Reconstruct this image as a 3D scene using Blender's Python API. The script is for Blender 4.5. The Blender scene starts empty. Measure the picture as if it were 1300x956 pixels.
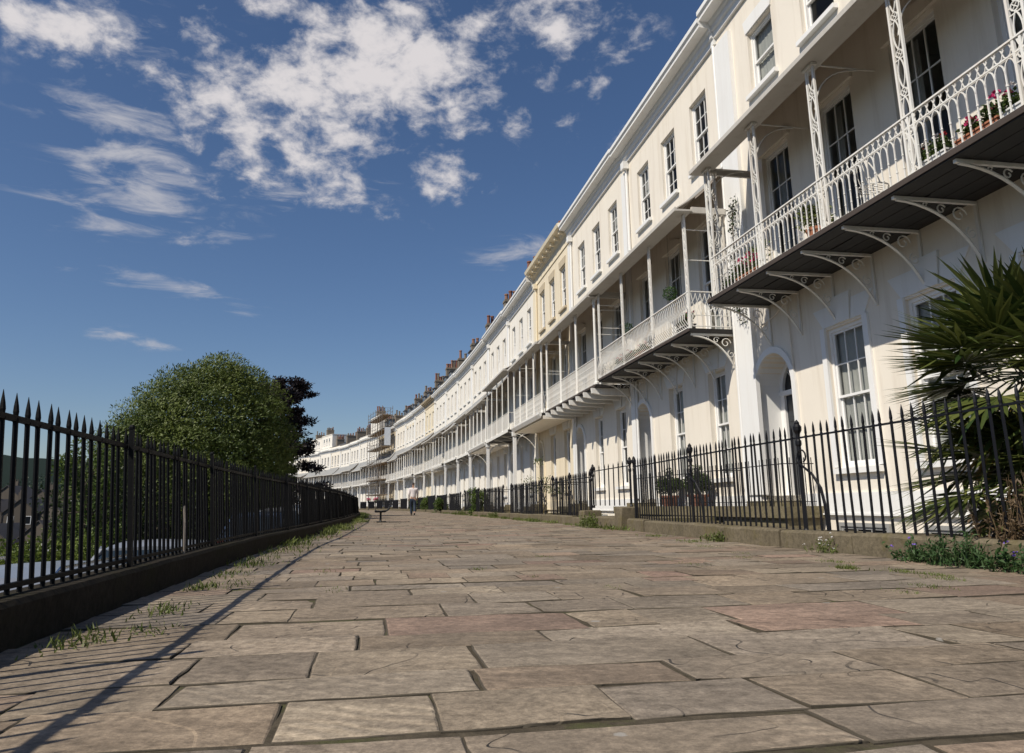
import bpy, math, random
from mathutils import Vector, Matrix, noise
R = random.Random(7)
PI = math.pi
rad = math.radians
scene = bpy.context.scene
COL = scene.collection

# ------------------------------------------------------------------ materials
MATS = {}
def new_mat(name):
    m = bpy.data.materials.new(name); m.use_nodes = True
    nt = m.node_tree; nt.nodes.clear()
    out = nt.nodes.new('ShaderNodeOutputMaterial')
    b = nt.nodes.new('ShaderNodeBsdfPrincipled')
    nt.links.new(b.outputs[0], out.inputs[0])
    MATS[name] = m
    return m, nt, b, out
def N(nt, t, **kw):
    n = nt.nodes.new(t)
    for k, v in kw.items():
        if k in n.bl_rna.properties: setattr(n, k, v)
        else: n.inputs[k].default_value = v
    return n
def L(nt, a, b): nt.links.new(a, b)
def coords(nt, scale=(1, 1, 1), kind='Object'):
    tc = N(nt, 'ShaderNodeTexCoord'); mp = N(nt, 'ShaderNodeMapping'); mp.inputs['Scale'].default_value = scale
    L(nt, tc.outputs[kind], mp.inputs[0]); return mp.outputs[0]
def pos(nt, scale=(1, 1, 1)):
    g = N(nt, 'ShaderNodeNewGeometry'); mp = N(nt, 'ShaderNodeMapping'); mp.inputs['Scale'].default_value = scale
    L(nt, g.outputs['Position'], mp.inputs[0]); return mp.outputs[0]
def ramp(nt, fac, stops):
    r = N(nt, 'ShaderNodeValToRGB'); e = r.color_ramp.elements
    while len(e) < len(stops): e.new(0.5)
    for x, (p, c) in zip(e, stops): x.position = p; x.color = (*c, 1) if len(c) == 3 else c
    L(nt, fac, r.inputs[0]); return r.outputs[0]
def mix(nt, fac, a, b, mode='MIX'):
    m = N(nt, 'ShaderNodeMix', data_type='RGBA', blend_type=mode)
    for s, v in ((m.inputs[0], fac), (m.inputs[6], a), (m.inputs[7], b)):
        if hasattr(v, 'links'): L(nt, v, s)
        elif isinstance(v, (int, float)): s.default_value = v
        else: s.default_value = (*v, 1)
    return m.outputs[2]
def noise_tex(nt, vec, scale, detail=5, rough=.55, dist=0):
    n = N(nt, 'ShaderNodeTexNoise'); n.inputs['Scale'].default_value = scale; n.inputs['Detail'].default_value = detail
    n.inputs['Roughness'].default_value = rough; n.inputs['Distortion'].default_value = dist
    L(nt, vec, n.inputs['Vector']); return n.outputs[0]
def bump(nt, b, h, strength=.3, dist=.01, prev=None):
    n = N(nt, 'ShaderNodeBump'); n.inputs['Strength'].default_value = strength; n.inputs['Distance'].default_value = dist
    L(nt, h, n.inputs['Height'])
    if prev is not None: L(nt, prev, n.inputs['Normal'])
    if b is not None: L(nt, n.outputs[0], b.inputs['Normal'])
    return n.outputs[0]

def painted(name, c, dirt=(.35, .3, .24), amt=.35, rough=.6, bmp=.15):
    """painted render or timber with weather streaks and patchy wear"""
    m, nt, b, o = new_mat(name)
    p = pos(nt)
    n1 = noise_tex(nt, p, .7, 6, .6)
    st = noise_tex(nt, pos(nt, (2.6, 2.6, .22)), 1.6, 6, .65)
    f = ramp(nt, st, [(.5, (0, 0, 0)), (.8, (1, 1, 1))])
    base = mix(nt, n1, tuple(x * .93 for x in c), tuple(min(1, x * 1.05) for x in c))
    k = N(nt, 'ShaderNodeMath', operation='MULTIPLY'); L(nt, f, k.inputs[0]); k.inputs[1].default_value = amt
    colr = mix(nt, k.outputs[0], base, tuple(x * d * 1.6 for x, d in zip(c, dirt)))
    L(nt, colr, b.inputs['Base Color']); b.inputs['Roughness'].default_value = rough
    bump(nt, b, noise_tex(nt, p, 9, 6, .65), bmp, .012)
    return m
painted('cream_render', (.815, .748, .645), amt=.4)
painted('pale_cream_render', (.82, .755, .65), amt=.4)
painted('white_render', (.83, .785, .705), amt=.4)
painted('yellow_render', (.78, .68, .51), amt=.4)
painted('soft_yellow_render', (.80, .70, .52), amt=.35)
painted('bath_stone_and_shade', (.50, .42, .30), amt=.5, rough=.8, bmp=.3)
painted('white_paint', (.82, .81, .79), amt=.22, rough=.45, bmp=.05)
painted('white_trim', (.82, .81, .785), amt=.2, rough=.5, bmp=.06)
painted('iron_white', (.78, .76, .71), dirt=(.4, .27, .15), amt=.45, rough=.5, bmp=.1)
painted('grey_lead', (.28, .28, .27), amt=.4, rough=.6)
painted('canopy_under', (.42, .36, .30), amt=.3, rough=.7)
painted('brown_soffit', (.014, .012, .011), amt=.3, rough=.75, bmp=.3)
painted('rusty_edge', (.06, .045, .037), amt=.5, rough=.8, bmp=.4)
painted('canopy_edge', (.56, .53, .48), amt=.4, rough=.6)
painted('door_dark', (.018, .022, .03), amt=.1, rough=.35, bmp=.02)
painted('door_blue', (.05, .09, .14), amt=.1, rough=.35, bmp=.02)
painted('door_white', (.7, .69, .66), amt=.1, rough=.4, bmp=.02)
painted('slate', (.075, .075, .08), amt=.3, rough=.6, bmp=.5)
painted('lichen_slate', (.16, .14, .11), amt=.5, rough=.75, bmp=.5)
painted('chimney_stone', (.20, .165, .125), amt=.6, rough=.85, bmp=.5)
painted('terracotta', (.38, .15, .08), amt=.3, rough=.8, bmp=.2)
painted('old_pot', (.25, .13, .085), amt=.5, rough=.8, bmp=.2)
painted('plastic_white', (.7, .7, .69), amt=.1, rough=.4, bmp=.0)
painted('dark_planter', (.04, .035, .03), amt=.2, rough=.6)
painted('scaffold_board', (.30, .215, .13), amt=.4, rough=.8, bmp=.2)
painted('scaffold_pole', (.2, .17, .14), amt=.3, rough=.5, bmp=.05)
painted('sheet_white', (.62, .66, .72), amt=.3, rough=.6, bmp=.1)
painted('far_stone', (.10, .082, .064), amt=.4, rough=.85)
painted('far_roof', (.065, .058, .055), amt=.4, rough=.8, bmp=.3)
painted('far_roof_tile', (.16, .085, .06), amt=.4, rough=.8, bmp=.3)
painted('bark', (.09, .07, .05), amt=.5, rough=.9, bmp=.8)

def simple(name, c, rough=.5, metal=0., spec=.5, bmp=0, bs=40):
    m, nt, b, o = new_mat(name)
    n1 = noise_tex(nt, pos(nt), 3, 4, .6)
    L(nt, mix(nt, n1, tuple(x * .8 for x in c), tuple(min(1, x * 1.2) for x in c)), b.inputs['Base Color'])
    b.inputs['Roughness'].default_value = rough; b.inputs['Metallic'].default_value = metal
    b.inputs['Specular IOR Level'].default_value = spec
    if bmp: bump(nt, b, noise_tex(nt, pos(nt), bs, 3, .6), bmp, .004)
    return m
simple('black_iron', (.006, .006, .008), .45, 0, .3, .3, 60)
simple('fence_iron', (.0045, .0045, .005), .6, 0, .14, .4, 50)
simple('bench_iron', (.008, .008, .009), .5, 0, .4)
simple('skin', (.45, .27, .19), .5)
simple('shirt', (.72, .66, .66), .8)
simple('trousers', (.018, .03, .055), .8)
simple('hair', (.05, .03, .02), .6)
simple('shoe', (.02, .018, .016), .5)
simple('rubber', (.015, .015, .015), .8)
simple('car_silver', (.30, .31, .33), .3, .4)
simple('car_white', (.75, .76, .78), .25, 0)
simple('car_blue', (.06, .09, .16), .25, .3)
simple('car_trim', (.03, .03, .033), .4)
simple('chrome', (.6, .6, .6), .2, 1)
simple('curtain', (.72, .71, .66), .9)
painted('old_red_pot', (.20, .08, .05), amt=.4, rough=.8)
simple('petal_pink', (.62, .03, .16), .6)
simple('petal_red', (.55, .03, .04), .6)
simple('petal_white', (.75, .72, .70), .6)
simple('petal_violet', (.22, .12, .55), .6)
simple('earth', (.10, .075, .05), .95, 0, .2, 1, 10)
simple('asphalt', (.045, .045, .047), .9, 0, .3, .4, 60)
simple('area_paint', (.66, .63, .58), .7, 0, .3, .2, 20)
simple('lamp_red', (.5, .02, .02), .3)

def leafm(name, a, b_, transl=.3, rough=.5):
    m, nt, b, o = new_mat(name)
    at = N(nt, 'ShaderNodeAttribute'); at.attribute_name = 'tint'
    sep = N(nt, 'ShaderNodeSeparateColor'); L(nt, at.outputs['Color'], sep.inputs[0])
    c = mix(nt, sep.outputs[0], a, b_)
    L(nt, c, b.inputs['Base Color']); b.inputs['Roughness'].default_value = rough; b.inputs['Specular IOR Level'].default_value = .3
    t = N(nt, 'ShaderNodeBsdfTranslucent'); L(nt, c, t.inputs[0])
    ms = N(nt, 'ShaderNodeMixShader'); ms.inputs[0].default_value = transl
    L(nt, b.outputs[0], ms.inputs[1]); L(nt, t.outputs[0], ms.inputs[2]); L(nt, ms.outputs[0], o.inputs[0])
    return m
leafm('leaf_green', (.04, .066, .011), (.165, .20, .045), .2)
leafm('leaf_beech', (.008, .007, .009), (.026, .015, .016), .1)
leafm('leaf_shrub', (.04, .075, .015), (.13, .18, .035))
leafm('leaf_hedge', (.075, .11, .016), (.19, .24, .045))
leafm('leaf_dark', (.014, .026, .008), (.04, .06, .018))
leafm('leaf_box', (.03, .055, .012), (.09, .13, .03))
leafm('leaf_palm', (.022, .046, .011), (.20, .21, .055), .2, .4)
leafm('leaf_palm_dry', (.20, .14, .03), (.33, .22, .05), .2)
leafm('leaf_dry', (.07, .045, .025), (.16, .11, .06), .15)
leafm('leaf_weed', (.07, .10, .02), (.18, .21, .06))
leafm('leaf_fern', (.03, .07, .02), (.08, .14, .05))
leafm('leaf_far', (.018, .034, .018), (.04, .062, .028), .1)

def glass(name, c=(.012, .014, .018), clear=.0):
    m, nt, b, o = new_mat(name)
    b.inputs['Base Color'].default_value = (*c, 1); b.inputs['Roughness'].default_value = .04
    b.inputs['IOR'].default_value = 1.5
    bump(nt, b, noise_tex(nt, pos(nt), 2.2, 2, .5), .06, .02)
    if clear:
        t = N(nt, 'ShaderNodeBsdfTransparent'); t.inputs[0].default_value = (.82, .84, .84, 1)
        ms = N(nt, 'ShaderNodeMixShader'); ms.inputs[0].default_value = clear
        L(nt, b.outputs[0], ms.inputs[1]); L(nt, t.outputs[0], ms.inputs[2]); L(nt, ms.outputs[0], o.inputs[0])
    return m
glass('glass_dark'); glass('glass_clear', clear=.72); glass('glass_car', (.02, .03, .04))

def flagstone():
    m, nt, b, o = new_mat('flagstone')
    at = N(nt, 'ShaderNodeAttribute'); at.attribute_name = 'tint'
    sep = N(nt, 'ShaderNodeSeparateColor'); L(nt, at.outputs['Color'], sep.inputs[0])
    g = N(nt, 'ShaderNodeNewGeometry')
    off = N(nt, 'ShaderNodeVectorMath', operation='MULTIPLY_ADD')
    comb = N(nt, 'ShaderNodeCombineXYZ'); L(nt, sep.outputs[2], comb.inputs[0]); L(nt, sep.outputs[0], comb.inputs[1]); L(nt, sep.outputs[2], comb.inputs[2])
    L(nt, comb.outputs[0], off.inputs[0]); off.inputs[1].default_value = (37, 53, 29); L(nt, g.outputs['Position'], off.inputs[2])
    v = off.outputs[0]
    pal = ramp(nt, sep.outputs[0], [(0, (.262, .21, .153)), (.25, (.305, .25, .19)), (.45, (.262, .225, .183)), (.65, (.34, .283, .212)), (.85, (.30, .237, .172)), (1, (.315, .22, .172))])
    br = N(nt, 'ShaderNodeMapRange'); L(nt, sep.outputs[1], br.inputs[0]); br.inputs[3].default_value = .76; br.inputs[4].default_value = 1.16
    n_big = noise_tex(nt, v, 1.6, 7, .62)
    n_f = noise_tex(nt, v, 26, 6, .7)
    c = mix(nt, 1., pal, br.outputs[0], 'MULTIPLY')
    c = mix(nt, 1., c, ramp(nt, n_big, [(.3, (.66, .65, .64)), (.7, (1.2, 1.18, 1.16))]), 'MULTIPLY')
    c = mix(nt, 1., c, ramp(nt, n_f, [(.3, (.52, .51, .50)), (.7, (1.36, 1.35, 1.34))]), 'MULTIPLY')
    sn = noise_tex(nt, v, 95, 3, .8)
    c = mix(nt, 1., c, ramp(nt, sn, [(.3, (.72, .72, .72)), (.7, (1.22, 1.22, 1.22))]), 'MULTIPLY')
    mp2 = N(nt, 'ShaderNodeMapping'); mp2.inputs['Scale'].default_value = (.7, 3.2, 1); L(nt, v, mp2.inputs[0])
    c = mix(nt, 1., c, ramp(nt, noise_tex(nt, mp2.outputs[0], 3.2, 6, .7, .8), [(.32, (.74, .73, .72)), (.68, (1.16, 1.16, 1.15))]), 'MULTIPLY')
    # dark grime patches, long wandering cracks of the delaminating stone
    gr = ramp(nt, noise_tex(nt, g.outputs['Position'], .55, 5, .6), [(.42, (0, 0, 0)), (.7, (1, 1, 1))])
    k = N(nt, 'ShaderNodeMath', operation='MULTIPLY'); L(nt, gr, k.inputs[0]); k.inputs[1].default_value = .35
    c = mix(nt, k.outputs[0], c, (.16, .135, .11))
    # ripple-bedded stone
    mp = N(nt, 'ShaderNodeMapping'); L(nt, v, mp.inputs[0])
    rot = N(nt, 'ShaderNodeCombineXYZ'); rm = N(nt, 'ShaderNodeMath', operation='MULTIPLY'); L(nt, sep.outputs[2], rm.inputs[0]); rm.inputs[1].default_value = 2.2
    L(nt, rm.outputs[0], rot.inputs[2]); L(nt, rot.outputs[0], mp.inputs['Rotation'])
    w = N(nt, 'ShaderNodeTexWave'); w.inputs['Scale'].default_value = 5.2; w.inputs['Distortion'].default_value = 4; w.inputs['Detail'].default_value = 2; w.inputs['Detail Scale'].default_value = 1.1
    L(nt, mp.outputs[0], w.inputs['Vector'])
    wm = ramp(nt, sep.outputs[1], [(.84, (.0, .0, .0)), (.9, (1, 1, 1))])
    wv = mix(nt, 1., w.outputs[0], wm, 'MULTIPLY'); wv = mix(nt, 1., wv, ramp(nt, noise_tex(nt, v, 1.3, 3, .5), [(.45, (0, 0, 0)), (.6, (1, 1, 1))]), 'MULTIPLY')
    rd = N(nt, 'ShaderNodeMath', operation='MULTIPLY'); L(nt, ramp(nt, wv, [(.05, (1, 1, 1)), (.35, (0, 0, 0))]), rd.inputs[0]); L(nt, wm, rd.inputs[1]); rd2 = N(nt, 'ShaderNodeMath', operation='MULTIPLY'); L(nt, rd.outputs[0], rd2.inputs[0]); rd2.inputs[1].default_value = .22
    c = mix(nt, rd2.outputs[0], c, (.10, .085, .065))
    # terrace edges where a layer has flaked away
    n_l = noise_tex(nt, v, 1.15, 3, .5, .6)
    step = N(nt, 'ShaderNodeMath', operation='MULTIPLY'); L(nt, n_l, step.inputs[0]); step.inputs[1].default_value = 8
    fl = N(nt, 'ShaderNodeMath', operation='FRACT'); L(nt, step.outputs[0], fl.inputs[0])
    edge = ramp(nt, fl.outputs[0], [(0, (0, 0, 0)), (.05, (1, 1, 1)), (.8, (.85, .85, .85)), (1, (0.7, .7, .7))])
    em = ramp(nt, noise_tex(nt, v, .9, 2, .5), [(.44, (0, 0, 0)), (.56, (1, 1, 1))])
    dark = N(nt, 'ShaderNodeMath', operation='MULTIPLY'); inv = N(nt, 'ShaderNodeMath', operation='SUBTRACT'); inv.inputs[0].default_value = 1
    L(nt, edge, inv.inputs[1]); L(nt, inv.outputs[0], dark.inputs[0]); L(nt, em, dark.inputs[1])
    k2 = N(nt, 'ShaderNodeMath', operation='MULTIPLY'); L(nt, dark.outputs[0], k2.inputs[0]); k2.inputs[1].default_value = .16
    c = mix(nt, k2.outputs[0], c, (.05, .043, .036))
    ew = N(nt, 'ShaderNodeMath', operation='MULTIPLY_ADD'); L(nt, n_f, ew.inputs[0]); ew.inputs[1].default_value = .9; L(nt, at.outputs['Alpha'], ew.inputs[2])
    ef = ramp(nt, ew.outputs[0], [(.88, (0, 0, 0)), (1.42, (.92,) * 3)])
    c = mix(nt, ef, c, (.06, .05, .035))
    # pale lichen / gum spots
    vo = N(nt, 'ShaderNodeTexVoronoi'); vo.inputs['Scale'].default_value = 3.2; L(nt, g.outputs['Position'], vo.inputs['Vector'])
    wob = N(nt, 'ShaderNodeMath', operation='MULTIPLY_ADD'); L(nt, n_f, wob.inputs[0]); wob.inputs[1].default_value = .10; L(nt, vo.outputs['Distance'], wob.inputs[2])
    sp = ramp(nt, wob.outputs[0], [(.105, (1, 1, 1)), (.125, (0, 0, 0))])
    sm = ramp(nt, noise_tex(nt, g.outputs['Position'], .8, 2, .5), [(.5, (0, 0, 0)), (.6, (1, 1, 1))])
    k3 = N(nt, 'ShaderNodeMath', operation='MULTIPLY'); L(nt, sp, k3.inputs[0]); L(nt, sm, k3.inputs[1])
    k4 = N(nt, 'ShaderNodeMath', operation='MULTIPLY'); L(nt, k3.outputs[0], k4.inputs[0]); k4.inputs[1].default_value = .7
    c = mix(nt, k4.outputs[0], c, (.36, .34, .31))
    L(nt, c, b.inputs['Base Color']); b.inputs['Roughness'].default_value = .82; b.inputs['Specular IOR Level'].default_value = .25
    n1 = bump(nt, None, n_f, .5, .006)
    n2 = bump(nt, None, wv, .6, .007, n1)
    n3 = bump(nt, None, mix(nt, em, (1, 1, 1), edge), .8, .012, n2)
    bump(nt, b, n_big, .4, .02, n3)
    return m
flagstone()

def stone(name, c, moss=(.10, .10, .03), mamt=.5, joint=0):
    m, nt, b, o = new_mat(name)
    p = pos(nt)
    n1 = noise_tex(nt, p, 2.2, 8, .65); n2 = noise_tex(nt, p, 22, 6, .7)
    cc = mix(nt, n1, tuple(x * .6 for x in c), tuple(x * 1.3 for x in c))
    cc = mix(nt, 1., cc, ramp(nt, n2, [(.3, (.65, .65, .65)), (.7, (1.25, 1.25, 1.25))]), 'MULTIPLY')
    mm = ramp(nt, noise_tex(nt, p, 3.1, 5, .7), [(.52, (0, 0, 0)), (.66, (mamt,) * 3)])
    cc = mix(nt, mm, cc, moss)
    L(nt, cc, b.inputs['Base Color']); b.inputs['Roughness'].default_value = .95; b.inputs['Specular IOR Level'].default_value = .08
    h = bump(nt, None, n2, .6, .01); bump(nt, b, n1, .8, .04, h)
    return m
stone('kerb_stone', (.15, .125, .085), (.12, .10, .04))
stone('dark_wall_stone', (.034, .029, .022), (.03, .03, .014))
stone('landing_stone', (.19, .16, .10))
stone('mortar', (.085, .07, .05), (.08, .09, .03), .7)
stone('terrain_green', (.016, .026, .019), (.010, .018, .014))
stone('verge', (.10, .085, .05), (.09, .11, .03), .8)

# ------------------------------------------------------------------ mesh builder
class MB:
    def __init__(s): s.v = []; s.f = []; s.m = []; s.t = None; s.cur = 0; s.al = None
    def add(s, vs, fs, mi=None):
        o = len(s.v); s.v.extend(vs); k = s.cur if mi is None else mi
        for f in fs: s.f.append(tuple(i + o for i in f)); s.m.append(k)
    def box(s, x0, x1, y0, y1, z0, z1, mi=None):
        s.add([(x0, y0, z0), (x1, y0, z0), (x1, y1, z0), (x0, y1, z0), (x0, y0, z1), (x1, y0, z1), (x1, y1, z1), (x0, y1, z1)],
              [(0, 3, 2, 1), (4, 5, 6, 7), (0, 1, 5, 4), (1, 2, 6, 5), (2, 3, 7, 6), (3, 0, 4, 7)], mi)
    def quad(s, a, b, c, d, mi=None): s.add([a, b, c, d], [(0, 1, 2, 3)], mi)
    def tube(s, path, r, n=5, mi=None, cap=True, closed=False, flat=1.0):
        P = [Vector(p) for p in path]; m = len(P)
        if m < 2: return
        rs = r if isinstance(r, (list, tuple)) else [r] * m
        vs = []; up = None
        for i in range(m):
            if closed: d = P[(i + 1) % m] - P[i - 1]
            else: d = P[min(i + 1, m - 1)] - P[max(i - 1, 0)]
            if d.length < 1e-9: d = Vector((0, 0, 1))
            d.normalize()
            if up is None:
                up = Vector((0, 0, 1)) if abs(d.z) < .9 else Vector((1, 0, 0))
            a = up - d * up.dot(d)
            if a.length < 1e-6: a = d.orthogonal()
            a.normalize(); up = a; b = d.cross(a)
            for k in range(n):
                t = 2 * PI * (k + .5) / n
                vs.append(tuple(P[i] + a * math.cos(t) * rs[i] + b * math.sin(t) * rs[i] * flat))
        fs = []
        for i in range(m if closed else m - 1):
            j = (i + 1) % m
            for k in range(n):
                k2 = (k + 1) % n; fs.append((i * n + k, i * n + k2, j * n + k2, j * n + k))
        if cap and not closed: fs.append(tuple(range(n - 1, -1, -1))); fs.append(tuple((m - 1) * n + k for k in range(n)))
        s.add(vs, fs, mi)
    def bar(s, p, q, r, n=4, mi=None): s.tube([p, q], r, n, mi)
    def lathe(s, c, prof, n=8, mi=None, seed=None):
        vs = []; fs = []
        for r, z in prof:
            for k in range(n): t = 2 * PI * k / n; vs.append((c[0] + r * math.cos(t), c[1] + r * math.sin(t), c[2] + z))
        for i in range(len(prof) - 1):
            for k in range(n): k2 = (k + 1) % n; fs.append((i * n + k, i * n + k2, (i + 1) * n + k2, (i + 1) * n + k))
        fs.append(tuple(range(n - 1, -1, -1))); fs.append(tuple((len(prof) - 1) * n + k for k in range(n)))
        s.add(vs, fs, mi)
    def extr(s, prof, x0, x1, mi=None):
        """closed (y,z) outline swept along x"""
        n = len(prof); vs = [(x0, y, z) for y, z in prof] + [(x1, y, z) for y, z in prof]
        fs = [(i, (i + 1) % n, n + (i + 1) % n, n + i) for i in range(n)]
        fs.append(tuple(range(n - 1, -1, -1))); fs.append(tuple(range(n, 2 * n)))
        s.add(vs, fs, mi)
    def prism(s, prof, y0, y1, mi=None):
        """closed (x,z) outline swept along y"""
        n = len(prof); vs = [(x, y0, z) for x, z in prof] + [(x, y1, z) for x, z in prof]
        fs = [(i, (i + 1) % n, n + (i + 1) % n, n + i) for i in range(n)]
        fs.append(tuple(range(n - 1, -1, -1))); fs.append(tuple(range(n, 2 * n)))
        s.add(vs, fs, mi)
    def tint(s, t):
        """same tint for all vertices added since the last call"""
        if s.t is None: s.t = []
        while len(s.t) < len(s.v): s.t.append(t)
    def mesh(s, name, mats, smooth=False):
        me = bpy.data.meshes.new(name); me.from_pydata(s.v, [], s.f)
        if isinstance(mats, str): mats = [mats]
        for m in mats: me.materials.append(MATS[m])
        if len(mats) > 1: me.polygons.foreach_set('material_index', s.m)
        if smooth: me.polygons.foreach_set('use_smooth', [True] * len(s.f))
        if s.t is not None:
            s.tint((.5, .5, .5))
            a = me.color_attributes.new('tint', 'FLOAT_COLOR', 'POINT')
            flat = []
            for i_, t in enumerate(s.t): flat.extend((t[0], t[1], t[2], s.al.get(i_, 0.) if s.al is not None else 1.))
            a.data.foreach_set('color', flat)
        me.update(); return me
    def build(s, name, mats, parent=None, loc=(0, 0, 0), rz=0, smooth=False):
        return inst(name, s.mesh(name, mats, smooth), parent, loc, rz)
def inst(name, me, parent=None, loc=(0, 0, 0), rz=0):
    o = bpy.data.objects.new(name, me); COL.objects.link(o)
    o.location = loc; o.rotation_euler = (0, 0, rz)
    if parent is not None: o.parent = parent
    return o
def tag(o, label=None, cat=None, group=None, kind=None):
    if label: o['label'] = label
    if cat: o['category'] = cat
    if group: o['group'] = group
    if kind: o['kind'] = kind
    return o
def thing(name, label, cat, loc=(0, 0, 0), rz=0, group=None):
    o = bpy.data.objects.new(name, None); COL.objects.link(o); o.empty_display_size = .2
    o.location = loc; o.rotation_euler = (0, 0, rz)
    return tag(o, label, cat, group)
def struct(name, mb, mats, smooth=False): return tag(mb.build(name, mats, smooth=smooth), kind='structure')
CACHE = {}
def cached(key, fn):
    if key not in CACHE: CACHE[key] = fn()
    return CACHE[key]

# ------------------------------------------------------------------ the crescent's plan
A0 = rad(10.5); C0 = 7.85; DS = .05
def alpha(s):
    e = max(0., s - 35); return rad(10.5 + .06 * e + .0007 * e * e)
PTS = [(math.cos(A0) * C0, math.sin(A0) * C0)]
for i in range(4200):
    a = alpha((i + .5) * DS); x, y = PTS[-1]; PTS.append((x - DS * math.sin(a), y + DS * math.cos(a)))
def W_(s, off, z=0.):
    """point s metres along the terrace front, off metres out from it"""
    if s < 0: bx, by = PTS[0][0] - s * math.sin(A0), PTS[0][1] + s * math.cos(A0)
    else:
        f = s / DS; i = min(int(f), len(PTS) - 2); k = f - i
        bx = PTS[i][0] * (1 - k) + PTS[i + 1][0] * k; by = PTS[i][1] * (1 - k) + PTS[i + 1][1] * k
    a = alpha(s); return Vector((bx - off * math.cos(a), by - off * math.sin(a), z))
def lerp_tab(tab, s):
    if s <= tab[0][0]: return tab[0][1]
    for (a, va), (b, vb) in zip(tab, tab[1:]):
        if s <= b: return va + (vb - va) * (s - a) / (b - a)
    return tab[-1][1]
def offR(s): return lerp_tab([(9, 3.3), (14, 3.0), (20, 2.9)], s)
def offL(s): return lerp_tab([(7, 9.15), (10, 9.1), (13, 8.92), (24, 8.56), (37, 8.46)], s)
S_END = 205

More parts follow.
